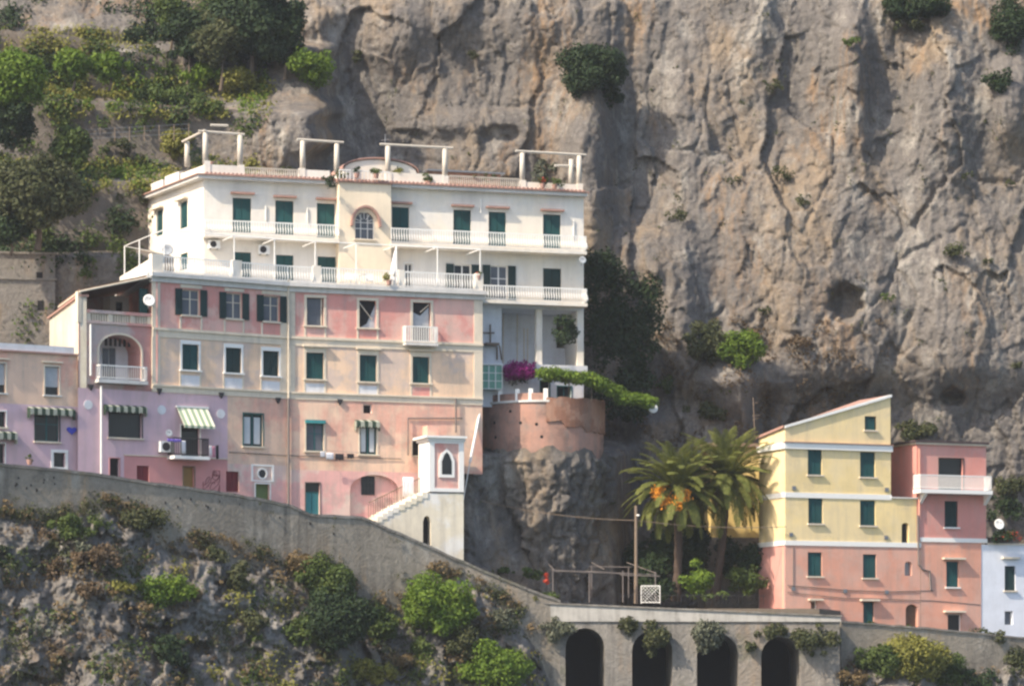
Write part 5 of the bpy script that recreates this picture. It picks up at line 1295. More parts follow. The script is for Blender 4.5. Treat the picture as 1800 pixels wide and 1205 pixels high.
# ------------------------------------------------------------------ pole, cables, garden frame
PD = 184.2
t = thing('utility_pole', 'thin rusty metal pole in the garden just left of the palms', 'pole', P(1118, 1060, PD))
mb = MB(); mb.tube(P(1118, 1060, PD), P(1118, 1000, PD), .12, .11, 8); mb.tube(P(1118, 1000, PD), P(1118, 888, PD), .095, .085, 8); mb.build('post', M['wood'], t)
MB().tube(P(1118, 905, PD), P(1124, 905, PD-.2), .05, .05, 6).build('insulator', M['whitepaint'], t)
def cable(label, a, b, sag, r=.022, n=14, name='cable'):
    mb = MB(); a, b = P(*a), P(*b); mb.path([a.lerp(b, i/n)-Vector((0, 0, sag*4*(i/n)*(1-i/n))) for i in range(n+1)], r, 5)
    tag(mb.build(name, M['wood'], None, False, a), label, 'cable')
cable('cable crossing in front of the dark rock to the rusty pole', (846, 880, 184.3), (1118, 914, PD), .25)
cable('cable running from the rusty pole behind the palms to the yellow house', (1118, 914, PD), (1382, 925, 185.8), .2)
def wood_frame(label, posts, rails):
    x, y0, y1, D = posts[0]; t = thing('trellis_frame', label, 'trellis', P(x, y1, D))
    for x, y0, y1, D in posts: MB().tube(P(x, y1, D), P(x, y0, D), .036, .032, 7).build('post', M['pipe'], t)
    for a, b in rails: MB().tube(P(*a), P(*b), .028, .026, 6).build('rail', M['pipe'], t)
wood_frame('bare timber trellis of posts and rails in the garden before the dark rock', [(972, 1000, 1052, 183.2), (1036, 1003, 1058, 183.4), (1095, 1002, 1058, 183.5), (1152, 1004, 1060, 183.6), (1040, 995, 1050, 186.5), (1105, 995, 1050, 186.6)],
    [((968, 1001, 183.2), (1042, 1005, 183.4)), ((1036, 1003, 183.4), (1098, 1008, 183.5)), ((1090, 1010, 183.5), (1160, 1012, 183.6)), ((948, 974, 187.2), (974, 1001, 183.2)), ((1102, 988, 187.0), (1154, 1007, 183.6)), ((1040, 988, 187.0), (1062, 1000, 184.5)), ((975, 1003, 184.5), (1155, 1009, 184.6)), ((1036, 995, 186.5), (1110, 996, 186.6))])
t = thing('lattice_panel', 'white diamond lattice panel beside the pole on the viaduct', 'lattice', P(1142, 1058, 183.4)); mb = MB()
for i in range(-4, 6):
    for sg in (1, -1):
        a = (1128+i*6.2, 1030); b = (a[0]+28*sg, 1058)
        pts = []
        for f in np.linspace(0, 1, 15):
            x = a[0]+(b[0]-a[0])*f
            if 1128 <= x <= 1159: pts.append((x, a[1]+28*f))
        if len(pts) > 1: mb.tube(P(*pts[0], 183.4+.02*sg), P(*pts[-1], 183.4+.02*sg), .014, None, 4)
mb.build('slats', M['whitepaint'], t)
mb = MB()
for a, b in (((1127, 1029), (1160, 1029)), ((1127, 1058), (1160, 1058)), ((1127, 1029), (1127, 1060)), ((1160, 1029), (1160, 1060))): mb.tube(P(*a, 183.4), P(*b, 183.4), .03, None, 5)
mb.build('frame', M['whitepaint'], t)
t = thing('garden_fence', 'thin wire fence along the garden edge under the palms', 'fence', P(1165, 1056, 182.5)); mb = MB()
for i in range(36): mb.tube(P(1090+i*7.2, 1062, 182.4), P(1090+i*7.2, 1043, 182.4), .012, None, 4)
mb.tube(P(1090, 1045, 182.4), P(1345, 1047, 182.4), .014, None, 4); mb.build('pickets', M['iron'], t)
# white post-and-rail frame along the pink house's terrace
t = thing('terrace_frame', 'thin white metal frame for awnings along the open terrace of the white house', 'frame', PL.P(uB, -.2, zc1))
mb = MB(); rails = MB(); ztop = zc1+2.42
pos = [(PL, 290), (PL, 413), (PL, 484), (PR, 555), (PR, 627), (PR, 698), (PR, 770), (PR, 845)]
pp = [F.P(F.u(x), -.1, 0) for F, x in pos]
for i, p in enumerate(pp):
    p = Vector((p.x, p.y, 0)); q = p+Vector((-.35, 2.1, 0))
    MB().tube(p+Vector((0, 0, zc1)), p+Vector((0, 0, ztop)), .032, None, 6).build('post', M['railing'], t)
    rails.tube(p+Vector((0, 0, ztop)), q+Vector((-.5, 0, ztop+.0)), .028, None, 5)
for a, b in zip(pp[:-1], pp[1:]): rails.tube(Vector((a.x, a.y, ztop)), Vector((b.x, b.y, ztop)), .03, None, 5)
for q in (P(219, 424, 182.6), P(245, 412, 180)): 
    MB().tube(Vector((q.x, q.y, zc1)), Vector((q.x, q.y, ztop)), .035, None, 6).build('post', M['railing'], t)
rails.tube(Vector((pp[0].x, pp[0].y, ztop)), Vector((P(219, 424, 182.6).x, 182.6, ztop)), .03, None, 5); rails.tube(Vector((P(219, 424, 182.6).x, 182.6, ztop)), Vector((P(290, 424, 186).x, 186, ztop)), .03, None, 5)
rails.build('rail', M['railing'], t)
for lab, x, k in (('white garden table behind the terrace railing by the cream tower', 640, 0), ('white chair left of the garden table on the terrace', 622, 1), ('white chair right of the garden table on the terrace', 659, 1)):
    u_ = PR.u(x); c = PR.P(u_, -.9, zc1); t = thing('garden_chair' if k else 'garden_table', lab, 'chair' if k else 'table', c, 'chairs on the terrace' if k else None)
    if k:
        MB().fbox(PR, u_-.22, u_+.22, -1.12, -.68, zc1+.40, zc1+.45).build('seat', M['whitepaint'], t); MB().fbox(PR, u_-.22, u_+.22, -1.15, -1.121, zc1+.45, zc1+.88).build('backrest', M['whitepaint'], t)
        for du in (-.19, .16):
            for o_ in (-1.1, -.72): MB().fbox(PR, u_+du, u_+du+.03, o_, o_+.03, zc1, zc1+.398).build('leg', M['whitepaint'], t)
    else:
        MB().lathe(c, [(0, .70), (.42, .70), (.42, .74), (0, .74)], 20).build('table_top', M['whitepaint'], t); MB().lathe(c, [(.2, 0), (.19, .03), (.035, .06), (.035, .698)], 12).build('stand', M['whitepaint'], t)
# folded parasol on the terrace
q = PR.P(PR.u(697), -.9, zc1); t = thing('parasol', 'folded white parasol standing on the terrace by the cream stair tower', 'parasol', q)
MB().tube(q, q+Vector((.25, 0, 2.5)), .025).build('pole', M['railing'], t)
mb = MB(); mb.path([q+Vector((.05, 0, .55)), q+Vector((.1, 0, .9)), q+Vector((.16, 0, 1.6)), q+Vector((.25, 0, 2.45))], [.16, .20, .14, .03], 10); mb.build('canopy', M['whitecloth'], t)

# ------------------------------------------------------------------ satellite dishes, coolers, washing
def dish(label, px, py, D, r, mat='whitepaint', tilt=(.35, -1, .25)):
    c = P(px, py, D); t = thing('satellite_dish', label, 'satellite dish', c); n = Vector(tilt).normalized(); x = n.orthogonal().normalized(); y = n.cross(x); mb = MB(); vs = []; k = 18
    for rr, h in ((0, 0), (.4, .03), (.75, .10), (1.0, .19)):
        for i in range(k): a = 2*math.pi*i/k; vs.append(c+(x*math.cos(a)+y*math.sin(a))*r*rr+n*(h*r))
    for rr, h in ((1.0, .16), (.6, .02), (0, -.05)):
        for i in range(k): a = 2*math.pi*i/k; vs.append(c+(x*math.cos(a)+y*math.sin(a))*r*rr+n*(h*r))
    fs = [(j*k+i, j*k+(i+1) % k, (j+1)*k+(i+1) % k, (j+1)*k+i) for j in range(6) for i in range(k)]
    mb.add(vs, fs); mb.build('reflector', M[mat], t, True)
    mb = MB(); mb.tube(c-y*r*.9, c+n*r*.9, .015, None, 5); mb.tube(c+n*r*.8, c+n*r*1.0, .04, None, 6); mb.build('feed_arm', M['steel'], t)
    MB().path([c-n*.02, c-n*.2, c-n*.2+Vector((0, 0, -r*1.1))], .025, 6).build('mount', M['steel'], t)
dish('white satellite dish in front of the rock below the vine', 1147, 717, 189.0, .32)
dish('white satellite dish on the corner between loggia terrace and pink house', 262, 528, 175.2, .34)
dish('pale satellite dish at the left end of the white terrace', 294, 439, 179.5, .34, 'sheet')
dish('grey satellite dish at the right corner of the white house', 1024, 457, 187.6, .22, 'sheet')
dish('white satellite dish over the roof terrace of the cool white house', 1756, 921, 190.5, .33)
dish('small white dish by the air conditioner on the lilac wall', 297, 761, 176.0, .20)
def cooler(label, F, x0, y0, x1, y1):
    u0, u1, z0, z1 = F.rect(x0, y0, x1, y1, .35); t = thing('air_conditioner', label, 'air conditioner', F.P((u0+u1)/2, .2, z0))
    MB().fbox(F, u0, u1, .05, .38, z0, z1).build('casing', M['whitepaint'], t)
    c = (u0*.6+u1*.4, (z0+z1)/2); r = (z1-z0)*.40; mb = MB(); mb.fpoly(F, [(c[0]+r*math.cos(a*math.pi/10), c[1]+r*math.sin(a*math.pi/10)) for a in range(20)], .381, .40); mb.build('fan_grille', M['iron'], t)
    mb = MB()
    for a in (u0+.1, u1-.14): mb.fbox(F, a, a+.04, 0, .36, z0-.05, z0-.003)
    mb.build('bracket', M['steel'], t)
cooler('white air conditioner on the lilac wall beside the small balcony', PL, 282, 775, 306, 794)
cooler('white air conditioner over the terrace on the left part of the white house', WF, 367, 422, 387, 436)
cooler('white air conditioner second from the corner on the white house', WF, 455, 431, 474, 446)
def cloth(label, F, off, pts, mat, name='laundry'):
    """hanging cloth with folds: photograph outline left/right/top/bottom"""
    x0, y0, x1, y1 = pts; u0, u1, z0, z1 = F.rect(x0, y0, x1, y1, off); n = 10; mb = MB(); vs = []
    for k in (0, 1):
        for j in range(4):
            for i in range(n+1):
                o_ = off+.025*math.sin(i*1.9+j*.5)+(.015 if k else 0); vs.append(F.P(u0+(u1-u0)*i/n, o_, z1+(z0-z1)*j/3-.02*math.sin(i*1.3)*(j == 3)))
    m_ = n+1; fs = []
    for k in (0, 1):
        for j in range(3):
            for i in range(n): a = k*4*m_+j*m_+i; fs.append((a, a+1, a+m_+1, a+m_))
    for i in range(n): fs.append((i, i+1, 4*m_+i+1, 4*m_+i)); fs.append((3*m_+i, 3*m_+i+1, 7*m_+i+1, 7*m_+i))
    for j in range(3): fs.append((j*m_, (j+1)*m_, 4*m_+(j+1)*m_, 4*m_+j*m_)); fs.append((j*m_+n, (j+1)*m_+n, 4*m_+(j+1)*m_+n, 4*m_+j*m_+n))
    mb.add(vs, fs); tag(mb.build(name, M[mat], None, True, F.P(u0, off, z1)), label, 'laundry')
cloth('violet cloth draped over the left rail of the small balcony', PL, .95, (294, 771, 318, 776), 'purplecloth')
cloth('white towel hanging on the small balcony rail', PL, .92, (319, 774, 326, 797), 'whitecloth')
cloth('pink cloth hanging at the right end of the small balcony', PL, .95, (373, 784, 378, 803), 'pinkcloth')
cloth('black cloth hanging furthest right on the small balcony', PL, .99, (379, 782, 384, 806), 'darkcloth')
cloth('pale blue-white cloth hanging left of the pink one on the balcony', PL, .93, (368, 783, 372, 800), 'whitecloth')
cloth('small white washing at the left end of the line under the windows', PR, .45, (563, 793, 571, 803), 'whitecloth'); cloth('white washing in the middle of the line under the windows', PR, .48, (573, 795, 586, 807), 'whitecloth')
cloth('black washing hanging on the line under the windows', PR, .5, (589, 797, 604, 808), 'darkcloth'); cloth('dark trousers at the right end of the washing line', PR, .46, (610, 797, 622, 805), 'darkcloth')
mb = MB(); mb.tube(PR.P(PR.u(560), .5, PR.z(560, 792)), PR.P(PR.u(628), .5, PR.z(628, 796)), .012, None, 4)
for x, y in ((560, 792), (628, 796)): mb.tube(PR.P(PR.u(x), .5, PR.z(x, y)), PR.P(PR.u(x), 0, PR.z(x, y)), .015, None, 4)
tag(mb.build('clothes_line', M['steel'], None, False, PR.P(PR.u(560), .5, PR.z(560, 792))), 'washing line stretched under the first-floor windows of the pink house', 'clothes line')
cloth('white sheets hanging by the stairs left of the shrine', SF, -1.0, (708, 838, 727, 872), 'whitecloth')
u_, z_ = FH.uz(126, 756, .05); hp = [(u_+.30*16*math.sin(a)**3/16, z_+.24*(13*math.cos(a)-5*math.cos(2*a)-2*math.cos(3*a)-math.cos(4*a))/16) for a in [2*math.pi*i/24 for i in range(24)]]
mb = MB(); mb.fpoly(FH, hp, .03, .08); ob = mb.build('heart_ornament', M['blue'], None, False, FH.P(u_, .05, z_)); tag(ob, 'blue heart-shaped ornament hanging on the lilac wall', 'ornament')
mb = MB(); mb.tube(FH.P(u_, .05, z_+.1), FH.P(FH.u(126), .05, FH.z(126, 727)), .01, None, 4); mb.build('cord', M['steel'], ob)
mb = MB(); q0, q1 = P(684, 262, 184.4), P(678, 238, 184.4)
t = thing('antenna', 'thin roof antenna above the vaulted cabin of the white house', 'antenna', P(677, 300, 186.6)); MB().tube(P(677, 300, 186.6), P(677, 236, 186.6), .022, None, 6).build('mast', M['steel'], t); MB().tube(P(670, 247, 186.6), P(684, 245, 186.6), .016, None, 5).build('crossbar', M['steel'], t)
t = thing('antenna', 'tall television antenna at the left edge of the yellow roof', 'antenna', P(1328, 775, 190)); MB().tube(P(1327, 775, 190), P(1324, 698, 190), .025, None, 6).build('mast', M['wood'], t)
mb = MB()
for y, w_ in ((708, 7), (730, 11), (736, 8)): mb.tube(P(1325-w_*.3, y+1, 190), P(1325+w_, y-1, 190), .014, None, 5)
mb.build('crossbar', M['wood'], t)
t = thing('wire_fence', 'light wire fence on the hillside ledge above the grey terrace wall', 'fence', P(180, 246, 190.5))
for i in range(8): x = 150+i*26; MB().tube(P(x, 250-i*.5, 191.0+i*.2), P(x, 226-i*1.2, 191.0+i*.2), .03, None, 5).build('post', M['wood'], t)
mb = MB()
for k in range(3): mb.tube(P(150, 228+k*8, 191.0), P(332, 218+k*8, 192.4), .012, None, 4)
mb.build('wires', M['steel'], t)
def pot_plant(label, px, py, D, r, mat='leaf_mid', fl=None):
    c = P(px, py, D); s = D/FPX; t = thing('potted_plant', label, 'potted plant', c-Vector((0, 0, .28)))
    MB().lathe(c-Vector((0, 0, .28)), [(0, 0), (.12, 0), (.17, .26), (.15, .27), (0, .27)], 12).build('pot', M['tile'], t)
    V, Q = leaves(blob(px, py-r*.5, D, r, r*1.0, int(px*3+py), 6), 420, .06, np.random.default_rng(int(px))); mesh_np('foliage', V, Q, M[mat], t)
    if fl: V, Q = leaves(blob(px, py-r*.7, D, r*.9, r*.8, int(px*5+py), 4), 120, .05, np.random.default_rng(int(px)+3)); mesh_np('flowers', V, Q, M[fl], t)

# ------------------------------------------------------------------ plants on the buildings
RD = 183.2
pot_plant('potted shrub in the left corner of the white house roof', 377, 300, 182.9, 9); pot_plant('trailing pot plant by the third column of the corner pergola', 413, 303, 183.1, 9, 'leaf_olive')
pot_plant('leafy pot plant on the roof left of the corner pergola columns', 372, 284, 184.0, 8)
pot_plant('dark pot plant at the left end of the vaulted cabin', 627, 304, 183.9, 8, 'leaf_dark'); pot_plant('green pot plant before the vaulted cabin', 661, 305, 183.9, 9); pot_plant('yellow-green pot plant right of the vaulted cabin', 698, 307, 185.6, 11, 'leaf_yellow')
pot_plant('spiky pot plant on the roof parapet right of the cabin', 752, 318, 185.8, 9, 'leaf_mid'); pot_plant('flowering pot on the right end of the roof', 954, 322, 187.6, 9, 'leaf_mid', 'red'); pot_plant('low pot plant on the roof by the last column', 975, 324, 187.8, 8, 'leaf_olive')
pot_plant('red flower pot on the last post of the terrace', 841, 484, 183.9, 5, 'leaf_mid', 'red'); pot_plant('tall plant on the terrace at the foot of the cream tower', 684, 492, 181.7, 10, 'leaf_yellow')
pot_plant('potted plant on the wall top below the lilac house', 52, 807, 167.4, 7, 'leaf_mid')
shrub('trailing shrub spilling over the roof edge left of the stair tower', 578, 318, 182.6, 15, 13, 'leaf_dark', size=.07)
rowp = shrub('row of plants with red flowers on the roof terrace of the cool white house', 1770, 940, 191.0, 26, 14, 'leaf_dark', cat='plants')
V, Q = leaves(blob(1775, 942, 190.7, 24, 10, 77, 8), 90, .06, np.random.default_rng(8)); tag(mesh_np('flowers', V, Q, M['red'], rowp), kind='stuff')
for lab, px, py, D, rx, ry, mt in (('green creeper in the left bay of the corner pergola', 392, 296, 183.0, 20, 9, 'leaf_mid'), ('dark climber on the left column of the corner pergola', 345, 268, 184.5, 11, 16, 'leaf_dark'), ('leafy climber on the third column of the corner pergola', 418, 290, 183.2, 7, 12, 'leaf_mid'), ('low hedge behind the railing left of the cabin', 480, 298, 185.5, 34, 7, 'leaf_olive'),
        ('spreading plant at the right column beside the cabin', 598, 306, 184.4, 12, 10, 'leaf_mid'), ('small palm-like plant right of the cabin', 748, 312, 186.0, 12, 9, 'leaf_mid'), ('shrubs along the right part of the roof railing', 850, 312, 187.6, 40, 7, 'leaf_olive'), ('dry climber inside the right pergola', 945, 303, 188.6, 10, 18, 'leaf_grey'), ('green plants along the wall of the right pergola', 985, 320, 187.9, 26, 7, 'leaf_mid')):
    shrub(lab, px, py, D, rx, ry, mt, size=.07, dens=300, group='plants on the roof terrace')
shrub('dark bush growing in the dark opening of the arcade', 993, 582, 186.2, 20, 28, 'leaf_dark', size=.09)
# magenta bougainvillea and the vine over the bastion terrace
V, Q = leaves(blob(916, 653, 186.6, 29, 19, 31, 16), 420, .07, np.random.default_rng(32)); b_ = mesh_np('bougainvillea', V, Q, M['bougain'], None, org=P(916, 668, 186.6)); tag(b_, 'magenta bougainvillea bush on the bastion terrace', 'bougainvillea')
V, Q = leaves(blob(908, 667, 186.8, 22, 9, 33, 6), 220, .07, np.random.default_rng(34)); mesh_np('leaves', V, Q, M['leaf_dark'], b_)
vine = []; rg = np.random.default_rng(12)
for x, y, D, r in [(950+i*5, float(interp(950+i*5, [(950, 656), (1000, 660), (1040, 666), (1075, 684), (1100, 697), (1146, 705)])), float(interp(950+i*5, [(950, 185.9), (1050, 186.2), (1150, 188.6)])), .30+.12*(i % 3)) for i in range(40)]:
    c = np.array(P(x, y+rg.uniform(-3, 5), D+rg.uniform(-.5, .5))); vine.append((c, (r*1.2, r*1.1, r*.75)))
V, Q = leaves(vine, 380, .085, rg); vi = mesh_np('climbing_vine', V, Q, M['leaf_bright'], None, org=P(1000, 690, 186)); tag(vi, 'bright green vine trained along a wire from the bougainvillea to the rock', 'vine')
mb = MB(); mb.path([P(950, 662, 185.9), P(1000, 668, 186), P(1040, 676, 186.2), P(1075, 694, 187), P(1150, 712, 188.6)], .03, 5)
for x, y in ((1000, 668), (1040, 676)): mb.tube(P(x, y, 186.1), P(x, 705, 186.1), .03, None, 5)
mb.build('stem', M['bark'], vi)
cl = []
for i in range(95):
    px = 1030+rg.random()*120; f = rg.random(); py = 455+f*262
    if px > 1160-abs(py-600)*.16-(0 if py > 500 else (500-py)*1.3) or (px < 1040 and py > 690): continue
    r = .45+.4*rg.random(); cl.append((np.array(P(px, py, min(cd(px, py)-.2, 195.5)-rg.random()*.5)), (r, r*.8, r*1.25)))
V, Q = leaves(cl, 150, .12, rg); tag(mesh_np('ivy', V, Q, M['leaf_dark'], None, org=P(1090, 700, 194)), 'dark ivy curtain hanging on the rock right of the white house', 'ivy')

# ------------------------------------------------------------------ trees and shrubs of the hillside and the cliff
def on_cliff(label, px, py, rx, ry, mat, **k): return shrub(label, px, py, cd(px, py+ry*.5)-rx*.02, rx, ry, mat, **k)
def on_slope(label, px, py, rx, ry, mat, **k): return shrub(label, px, py, min(sdp(px, py), sdp(px, py+ry*.6)+.6)-rx*.012, rx, ry, mat, **k)
tree('round bright green tree at the left edge of the hillside', 22, 138, 188.0, 50, 48, 'leaf_bright', 240)
tree('underside of the round tree at the left edge, its shade put into darker leaves', 20, 215, 188.6, 48, 36, 'leaf_dark', 268, name='tree_underside')  # lower crown of the round tree, shade painted in by darker leaf colour
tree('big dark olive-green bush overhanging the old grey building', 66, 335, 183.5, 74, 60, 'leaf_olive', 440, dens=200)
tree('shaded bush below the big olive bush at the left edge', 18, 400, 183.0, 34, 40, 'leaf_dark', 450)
tree('loose green bush between the round tree and the terrace wall', 122, 258, 189.2, 30, 38, 'leaf_mid', 300)
tree('small yellow-green tree on the grassy ledge, left of its twin', 128, 112, 195.5, 30, 26, 'leaf_bright', 160); tree('small yellow-green tree on the grassy ledge, right of its twin', 192, 116, 196.0, 30, 24, 'leaf_bright', 160)
tree('tallest dark tree in the grove at the top of the hillside', 440, 40, 199.5, 72, 62, 'leaf_dark', 160, dens=200, size=.15); tree('grey-green tree in the middle of the dark grove', 388, 68, 198.5, 42, 46, 'leaf_olive', 160); tree('dark tree at the left of the grove by the bare wall', 330, 60, 199.5, 38, 44, 'leaf_dark', 150)
tree('dark tree at the right of the grove against the cliff', 500, 45, 199.3, 34, 50, 'leaf_dark', 140)
tree('lit climbing tree above the left end of the grove', 300, 15, 201.0, 22, 36, 'leaf_mid', 90)
on_cliff('lit green bush on top of the pale rock spur', 548, 117, 42, 30, 'leaf_bright'); 
on_cliff('bright bush below the dark grove, left one', 362, 133, 32, 22, 'leaf_bright'); on_cliff('yellowish bush below the dark grove, right one', 420, 142, 32, 24, 'leaf_yellow')
on_cliff('green creepers hanging over the terrace wall below the grove', 290, 168, 60, 20, 'leaf_mid', k=18); on_cliff('creepers trailing down the gully beside the pale spur', 360, 190, 26, 26, 'leaf_mid', k=10)
on_cliff('dry yellowish hedge along the grassy ledge', 150, 165, 80, 12, 'leaf_yellow', k=22, dz=.8) if False else on_cliff('dry yellowish hedge along the grassy ledge', 150, 164, 76, 12, 'leaf_yellow', k=22)
on_cliff('yellow-green bush behind the corner pergola', 312, 250, 30, 28, 'leaf_yellow'); on_cliff('low bush beneath the wire fence', 210, 258, 30, 14, 'leaf_olive', k=10); on_cliff('small bright weed clump on the grey-brown terrace wall', 205, 303, 20, 12, 'leaf_bright')
on_cliff('scrub tuft at the top of the tall terrace wall by the white house', 232, 345, 26, 14, 'leaf_olive'); on_cliff('dark scrub over the grey wall at the top left', 240, 64, 26, 14, 'leaf_dark'); on_cliff('ivy hanging on the bare grey wall', 268, 105, 13, 36, 'leaf_dark', k=9)
on_cliff('large dark shrub jutting from the middle of the cliff', 1045, 116, 52, 40, 'leaf_dark', k=26); on_cliff('dark trailing tuft under the jutting shrub', 1075, 166, 20, 30, 'leaf_dark', k=9); on_cliff('dark left tail of the jutting shrub', 1012, 150, 20, 22, 'leaf_dark', k=8)
on_cliff('dark trees on the top edge of the cliff', 1612, 8, 66, 24, 'leaf_dark', k=22); on_cliff('olive bush under the trees at the cliff top', 1600, 46, 28, 14, 'leaf_olive'); on_cliff('dark bush in the top right corner of the cliff', 1775, 40, 30, 50, 'leaf_dark', k=14); on_cliff('dark bush in the rock cleft at the right edge', 1752, 140, 24, 20, 'leaf_dark')
on_cliff('single grey-green tuft on the pale cliff buttress', 1500, 74, 18, 10, 'leaf_mid')
G = 'small shrubs clinging to the cliff face'
for lab, px, py, rx, ry, mt in (('dark shrub on the cliff left of the pale buttress', 1358, 150, 22, 16, 'leaf_dark'), ('small grey-green shrub on a cliff ledge above the ivy', 1292, 316, 18, 9, 'leaf_olive'), ('dark shrub cluster in the hollow of the cliff', 1372, 305, 26, 20, 'leaf_dark'), ('dark shrub below the hollow of the cliff', 1412, 352, 18, 18, 'leaf_dark'),
        ('olive shrub on the ledge right of the white house', 1195, 378, 30, 16, 'leaf_olive'), ('dark shrub above the two right-hand tufts', 1680, 445, 24, 30, 'leaf_dark'), ('dark tuft high on the right cliff wall', 1700, 308, 14, 9, 'leaf_dark'), ('dark tuft at the right edge of the cliff', 1775, 322, 12, 9, 'leaf_dark'),
        ('round tuft right of the square cave', 1562, 523, 16, 14, 'leaf_mid'), ('small tuft near the right end of the cliff', 1738, 458, 14, 9, 'leaf_dark'), ('tuft in the crack above the outcrop right of the ivy', 1345, 545, 16, 10, 'leaf_olive'), ('tiny tuft on the far right rocks', 1785, 640, 12, 12, 'leaf_dark'),
        ('grey-green tuft on the cliff left of the jutting shrub', 838, 96, 20, 12, 'leaf_olive'), ('dark tuft beside the pale spur', 628, 96, 12, 18, 'leaf_dark'), ('reddish dry tuft on the outcrop below the cave', 1320, 590, 30, 16, 'leaf_rust'), ('dry brown tuft beside the outcrop rock', 1405, 600, 30, 18, 'leaf_rust')):
    on_cliff(lab, px, py, rx*.8, ry*.68, 'leaf_olive' if mt == 'leaf_dark' else mt, group=G, size=.085, dens=200)
on_cliff('grey-green bush on the outcrop, left of the bright one', 1243, 602, 34, 36, 'leaf_olive', k=16); on_cliff('bright green bush on the rock outcrop above the palms', 1303, 612, 40, 30, 'leaf_bright', k=18)
on_cliff('small green bush in the rock gap right of the ivy', 1172, 672, 16, 20, 'leaf_mid'); on_cliff('olive scrub on the stony bank above the palms', 1240, 722, 32, 18, 'leaf_olive'); on_cliff('dry scrub clump on the roof behind the rose house', 1612, 756, 32, 18, 'leaf_olive'); on_cliff('dark bush at the right edge above the cool white house', 1778, 852, 28, 20, 'leaf_olive'); on_cliff('brown bush behind the white roof terrace', 1765, 895, 34, 22, 'leaf_dark')
on_cliff('dry grey scrub tuft on the roof edge right of the white house', 960, 296, 24, 14, 'leaf_grey')
on_cliff('dark scrub at the foot of the rock below the dish', 1105, 728, 34, 14, 'leaf_dark', k=10)
# garden
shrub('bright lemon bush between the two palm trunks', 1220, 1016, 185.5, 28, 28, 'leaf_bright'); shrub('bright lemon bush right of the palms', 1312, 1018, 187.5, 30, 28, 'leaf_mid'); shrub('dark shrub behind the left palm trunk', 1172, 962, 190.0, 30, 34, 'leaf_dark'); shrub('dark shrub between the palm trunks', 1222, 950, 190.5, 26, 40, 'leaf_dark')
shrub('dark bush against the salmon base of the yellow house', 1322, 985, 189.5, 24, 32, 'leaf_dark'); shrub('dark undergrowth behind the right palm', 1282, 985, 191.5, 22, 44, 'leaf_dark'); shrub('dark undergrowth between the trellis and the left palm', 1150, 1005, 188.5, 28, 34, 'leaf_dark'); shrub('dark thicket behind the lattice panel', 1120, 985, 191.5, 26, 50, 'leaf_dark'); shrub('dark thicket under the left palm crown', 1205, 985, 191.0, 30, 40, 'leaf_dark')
shrub('green bush with red flowers at the left end of the trellis', 938, 1008, 184.5, 16, 16, 'leaf_mid')
shrub('red flowering stem beside the trellis', 962, 1016, 184.0, 5, 10, 'red', name='flower', cat='flowers', k=5); shrub('low shrub under the yellow house beside the palms', 1165, 1035, 186.0, 20, 16, 'leaf_dark'); shrub('small plants along the garden edge', 1240, 1045, 183.5, 36, 8, 'leaf_mid', k=10)
shrub('low green tufts at the foot of the dark rock', 880, 1003, 184.8, 20, 7, 'leaf_mid', k=7)
